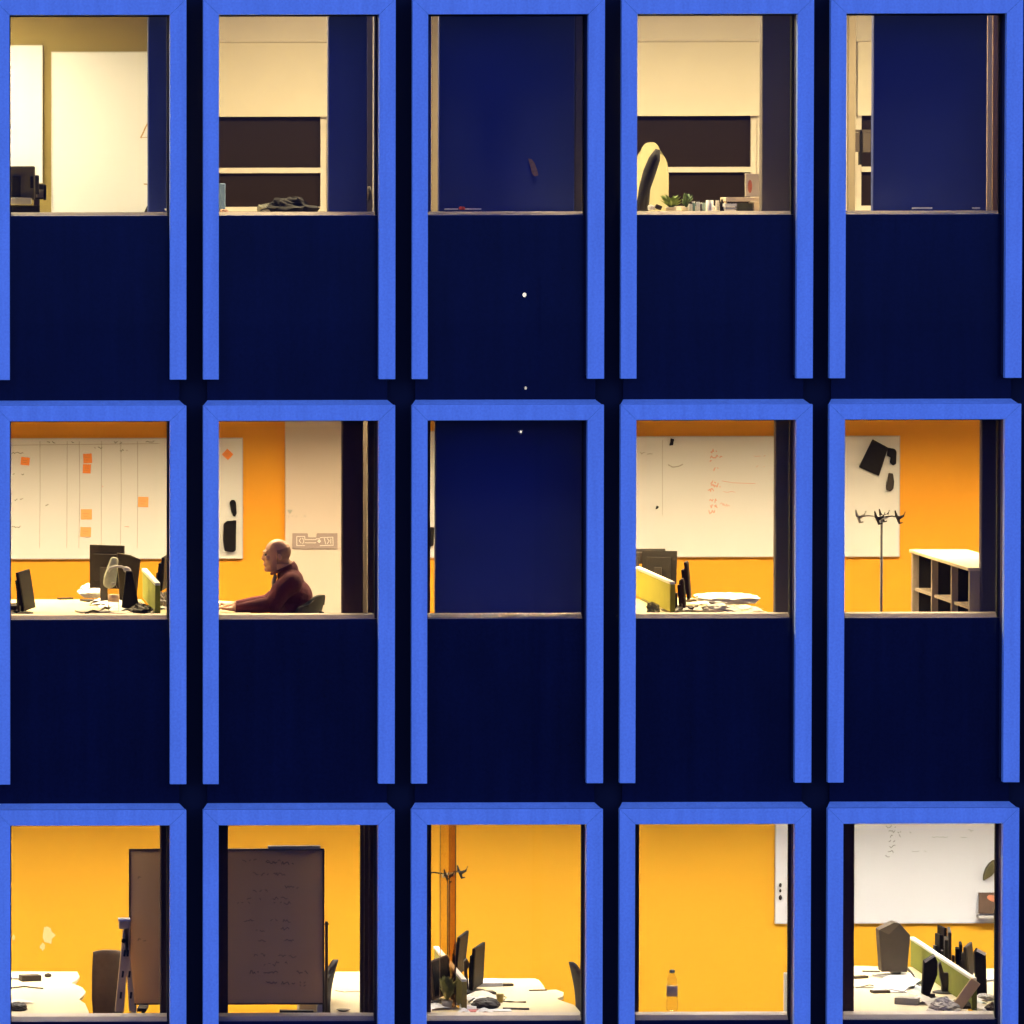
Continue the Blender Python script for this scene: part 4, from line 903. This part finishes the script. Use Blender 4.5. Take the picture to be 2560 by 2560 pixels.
t = thing('monitor_riser', 'white riser shelf standing on the desk at the brown column', 'shelf', Vector((X(1858, .9), .9, zz)))
build('top_board', MB().box(*pbox(1814, 1901, 493, 504, .8, 1.05)), m_sill, t, bevel=.003)
build('leg', MB().box(*pbox(1885, 1900, 505, 532, .8, 1.05)), m_sill, t, bevel=.003)
build('leg', MB().box(*pbox(1815, 1818, 505, 532, .95, 1.05)), m_sill, t)
t = thing('greeting_card', 'white upright card with a red picture on the white riser', 'card', P(1881, 492, .9))
build('card_sheet', MB().box(*pbox(1863, 1900, 434, 491.5, .9, .915)), m_ppr2, t, bevel=.002)
build('motif', MB().ell(P(1875, 466, .897), (.017, .003, .05)), mat('faded_red', (.55, .16, .09), .7, .4, 40), t)
for k, (v0, v1, cc) in enumerate(((509, 517, (.5, .55, .7)), (518, 524, (.2, .22, .35)), (525, 531, (.6, .62, .7)))):
    tag(build('book', MB().box(*pbox(1812+k*2, 1842-k, v0, v1, .78, .95)), mat('book_cover_%s' % 'abc'[k], cc, .5, .1), bevel=.002), ['pale blue book topmost under the white riser', 'dark blue book between two pale ones under the riser', 'white book lowest under the white riser'][k], 'book', 'books stacked under the riser')
tag(build('storage_box', MB().box(*pbox(1845, 1883, 508, 531, .85, 1.0)), mat('dark_green_card', (.05, .06, .035), .6), bevel=.003), 'dark green box under the white riser', 'box')
sheet(1, 1640, 529.5, .2, .1, .3, 'pale cloth lying at the foot of the cream chair', m_ppr2, .012)
blob('crumpled_paper', 'small white crumpled paper left of the leafy plant', 'paper', P(1628, 520, .8), (.028, .03, .024), m_paper, .25, 61)
tag(build('tape_dispenser', MB().obox(P(1646, 518, .8), (.05, .04, .035), (0, .4, 0)), m_dgrey, bevel=.006), 'dark tape dispenser between white paper and leafy plant', 'tape dispenser')
# fifth top window
t = thing('reflection_panels', 'beige panels with dark centre post added for a reflection in the slit of the last top window', 'cabinet', P(2160, 378, 4.0))  # made-up panels standing in for a reflection at the far window
build('beige_panel', MB().box(*pbox(2136, 2149, 331, 380, 4.0, 4.1)), m_post, t, bevel=.002); build('beige_panel', MB().box(*pbox(2157, 2177, 331, 380, 4.0, 4.1)), m_post, t, bevel=.002)
build('rail', MB().box(*pbox(2134, 2179, 324, 330, 4.0, 4.1)), m_post, t); build('centre_post', MB().box(*pbox(2150, 2156, 324, 412, 4.0, 4.08)), m_black, t)
for u, w_, la in ((2305, 46, 'long pale envelope'), (2440, 14, 'small white card')):
    tag(build('paper', MB().obox((P(u, 530, .35).x, .35, zs(1)+.034), (w_*M, .08, .012), (0, 0, .06)), m_paper, bevel=.002), la+' on the sill of the last top window', 'paper')

# ------------------------------------------------------------------ the seated man
def person():
    d = 1.2; Wp = lambda u, v, dd=d: P(u, v, dd)
    mb = MB()
    def cap(pts, rs, seg=16):
        mb.tube(pts, rs, seg)
        for p, r in zip(pts, rs): mb.ell(p, (r, r, r), nu=14, nv=10)
    s = .00309
    H = Wp(691, 1385)                                   # skull centre; he faces -X, a bit down
    mb.ell(H+Vector((.012, 0, .018)), (.102, .078, .098))
    mb.ell(H+Vector((-.022, 0, -.03)), (.076, .066, .088), (0, R_(12), 0))
    mb.ell(H+Vector((-.032, 0, -.092)), (.052, .050, .050), (0, R_(20), 0))      # jaw
    mb.ell(H+Vector((-.070, 0, -.118)), (.026, .026, .022))                      # chin
    mb.ell(H+Vector((-.085, 0, .018)), (.022, .052, .014))                       # brow
    mb.tube([H+Vector((-.092, 0, .005)), H+Vector((-.105, 0, -.035)), H+Vector((-.095, 0, -.045))], [.010, .013, .010], 10)
    mb.ell(H+Vector((-.106, 0, -.036)), (.013, .014, .011))
    mb.ell(H+Vector((-.090, 0, -.074)), (.014, .024, .007)); mb.ell(H+Vector((-.086, 0, -.086)), (.014, .021, .008))
    for sd in (-1, 1):
        mb.ell(H+Vector((-.072, sd*.045, -.025)), (.022, .018, .02))             # cheeks
        mb.ell(H+Vector((.018, sd*.079, -.018)), (.020, .011, .034), (0, R_(-12), 0))   # ears
    nb = Wp(728, 1432)
    cap([H+Vector((.02, 0, -.04)), Wp(714, 1420), Wp(720, 1440)], [.064, .068, .085])
    mb.ell(Wp(721, 1430), (.075, .10, .090), (0, R_(30), 0))
    # trunk, leaning forward
    mb.ell(Wp(727, 1450), (.105, .185, .095), (0, R_(38), 0)); mb.ell(Wp(729, 1486), (.168, .185, .14), (0, R_(20), 0))
    mb.ell(Wp(731, 1522), (.178, .175, .15)); mb.ell(Wp(742, 1560), (.145, .165, .12)); 
    hip = Vector((Wp(748, 1560).x, d, zf(2)+.50+.09)); mb.ell(hip, (.15, .18, .11))
    cap([Wp(738, 1520), Wp(742, 1560), hip], [.12, .125, .13])
    # arms: near arm (-Y) and far arm
    near = [Wp(722, 1456, d-.17), Wp(690, 1498, d-.20), Wp(672, 1512, d-.24)]
    wr = PZ(592, 1531, zd(2)+.03); wr.y = d-.26
    el = Vector((Wp(682, 1510, d-.2).x, d-.21, zd(2)+.055)); sh = Wp(728, 1458, d-.16)
    wr = Vector((Wp(590, 1530, d-.24).x, d-.24, zd(2)+.032))
    cap([sh, (sh+el)/2+Vector((-.01, 0, .02)), el], [.086, .080, .068]); cap([el, (el*2+wr)/3, (el+wr*2)/3, wr], [.060, .058, .045, .032])
    sh2 = Wp(728, 1458, d+.16); el2 = Vector((Wp(668, 1500, d+.2).x, d+.22, zd(2)+.055)); wr2 = Vector((Wp(590, 1515, d+.2).x, d+.14, zd(2)+.034))
    cap([sh2, (sh2+el2)/2, el2], [.066, .058, .050]); cap([el2, (el2+wr2)/2, wr2], [.050, .043, .030])
    # hands on the desk: palm, four curled fingers, thumb
    for w0, sg in ((wr, 1), (wr2, -1)):
        pc = w0+Vector((-.05, 0, -.004)); mb.ell(pc, (.05, .040, .017)); cap([w0, pc], [.026, .020])
        for k, ln in enumerate((.062, .074, .070, .054)):
            yy = (k-1.5)*.021; b0 = pc+Vector((-.036, yy, .003))
            cap([b0, b0+Vector((-ln*.45, yy*.2, .008)), b0+Vector((-ln*.8, yy*.3, -.004)), b0+Vector((-ln, yy*.3, -.014))], [.0095, .009, .0085, .008], 10)
        cap([pc+Vector((.01, sg*.035, 0)), pc+Vector((-.025, sg*.058, 0)), pc+Vector((-.05, sg*.056, -.008))], [.012, .011, .009], 10)
    # legs under the desk
    for sd in (-1, 1):
        h0 = hip+Vector((-.03, sd*.09, -.02)); kn = Vector((hip.x-.45, d+sd*.12, zf(2)+.52)); an = Vector((kn.x+.05, kn.y, zf(2)+.09))
        cap([h0, (h0+kn)/2, kn], [.092, .078, .062]); cap([kn, (kn+an)/2, an], [.060, .054, .040])
        cap([an+Vector((.03, 0, -.045)), an+Vector((-.08, 0, -.048)), an+Vector((-.17, 0, -.052))], [.036, .038, .026])
    t0 = Vector((hip.x, d, zf(2)+.007)); 
    me = bpy.data.meshes.new('body'); me.from_pydata([v-t0 for v in mb.v], [], mb.f)
    bm = bmesh.new(); bm.from_mesh(me); bmesh.ops.recalc_face_normals(bm, faces=bm.faces); bm.to_mesh(me); bm.free()
    tmp = bpy.data.objects.new('person', me); COL.objects.link(tmp)
    md = tmp.modifiers.new('r', 'REMESH'); md.mode = 'VOXEL'; md.voxel_size = .0065
    sm = tmp.modifiers.new('s', 'SMOOTH'); sm.iterations = 2; sm.factor = .5
    dg = bpy.context.evaluated_depsgraph_get(); dg.update()
    ev = bpy.data.meshes.new_from_object(tmp.evaluated_get(dg)); tmp.modifiers.clear(); tmp.data = ev
    tmp.location = t0; WL[tmp.name] = t0
    ev.materials.clear()
    for m_ in (m_skin, m_shirt, m_trous, m_black, mat('hair_stubble', (.30, .16, .10), .85, .2, 40)): ev.materials.append(m_)
    Hl, nl = H-t0, nb-t0
    for p in ev.polygons:
        c = p.center; p.use_smooth = True
        x, y, z = c
        if (c-(wr-t0)).length < .2 and x < (wr-t0).x-.004 or (c-(wr2-t0)).length < .2 and x < (wr2-t0).x-.004: i = 0
        elif (c-Hl).length < .26 and x < nl.x+.12 and z > nl.z+.02+.5*(x-Hl.x): i = 0
        elif z < .14 : i = 3
        elif z < hip.z-t0.z+.02 and not (z > (zd(2)-t0.z)-.02 and x < hip.x-t0.x-.16): i = 2
        else: i = 1
        if i == 0 and (c-Hl).length < .16 and c.x > Hl.x+.0 and Hl.z-.075 < c.z < Hl.z+.045+.25*(c.x-Hl.x-.05) and abs(c.y) < .0845: i = 4
        p.material_index = i
    tag(tmp, 'bald man in a maroon jumper sitting at a desk, facing left, arms on the desktop', 'person')
    # collar, scarf and hair fringe are pieces of their own
    a = MB(); n = 20; ring = []
    for k in range(n+1):
        an_ = 2*math.pi*k/n; ring.append(Vector((H.x+.048+.088*math.cos(an_), d+.084*math.sin(an_), nb.z+.012+.5*(.048+.088*math.cos(an_)))))
    a.tube(ring, .010, 8); build('collar', a, m_shirt, tmp, smooth=True)
    a = MB(); a.tube([Wp(688, 1438, d-.02), Wp(684, 1455, d-.07), Wp(680, 1478, d-.09), Wp(676, 1500, d-.06)], [.014, .020, .020, .016], 10)
    build('scarf', a, m_scarf, tmp, smooth=True)
    for sd in (-1, 1):
        e = H+Vector((-.084, sd*.032, -.006)); ey = build('eye', MB().ell(e, (.011, .011, .009)), m_brfab, tmp, smooth=True)
    return t0
pt = person()
office_chair(pt.x-.10, 1.25, 2, R_(62), 'dark green grey swivel chair the man sits on', mat('green_black_fabric', (.07, .07, .05), .9, .2, 30), seat=.475, bh=.30, bw=.46, arms=False)

# ------------------------------------------------------------------ mast with lamps across the street (seen mirrored in the glass)
dd = 100.2
tips = [P(1311, 737, dd), P(1314, 970, dd), P(1302, 1080, dd)]
for p in tips: p.y = .34-dd
mx = tips[0].x+.4; my = tips[0].y-.3
t = thing('lamp_mast', 'tall mast with three small lamps across the street, mirrored in the dark glass', 'lamp mast', (mx, my, 0))
build('pole', MB().tube([(mx, my, 0), (mx, my, tips[0].z+.5)], [.14, .07], 12), m_dgrey, t)
for p, rr, ss in zip(tips, (.048, .032, .036), (110, 60, 60)):
    arm = build('arm', MB().tube([(mx, my, p.z+.15), (p.x, p.y-.1, p.z+.12)], .02, 6), m_dgrey, t)
    build('lamp_head', MB().ell(p, (rr, rr, rr*1.2)), emit('lamp_glow', (1, .93, .78), ss), arm, smooth=True)
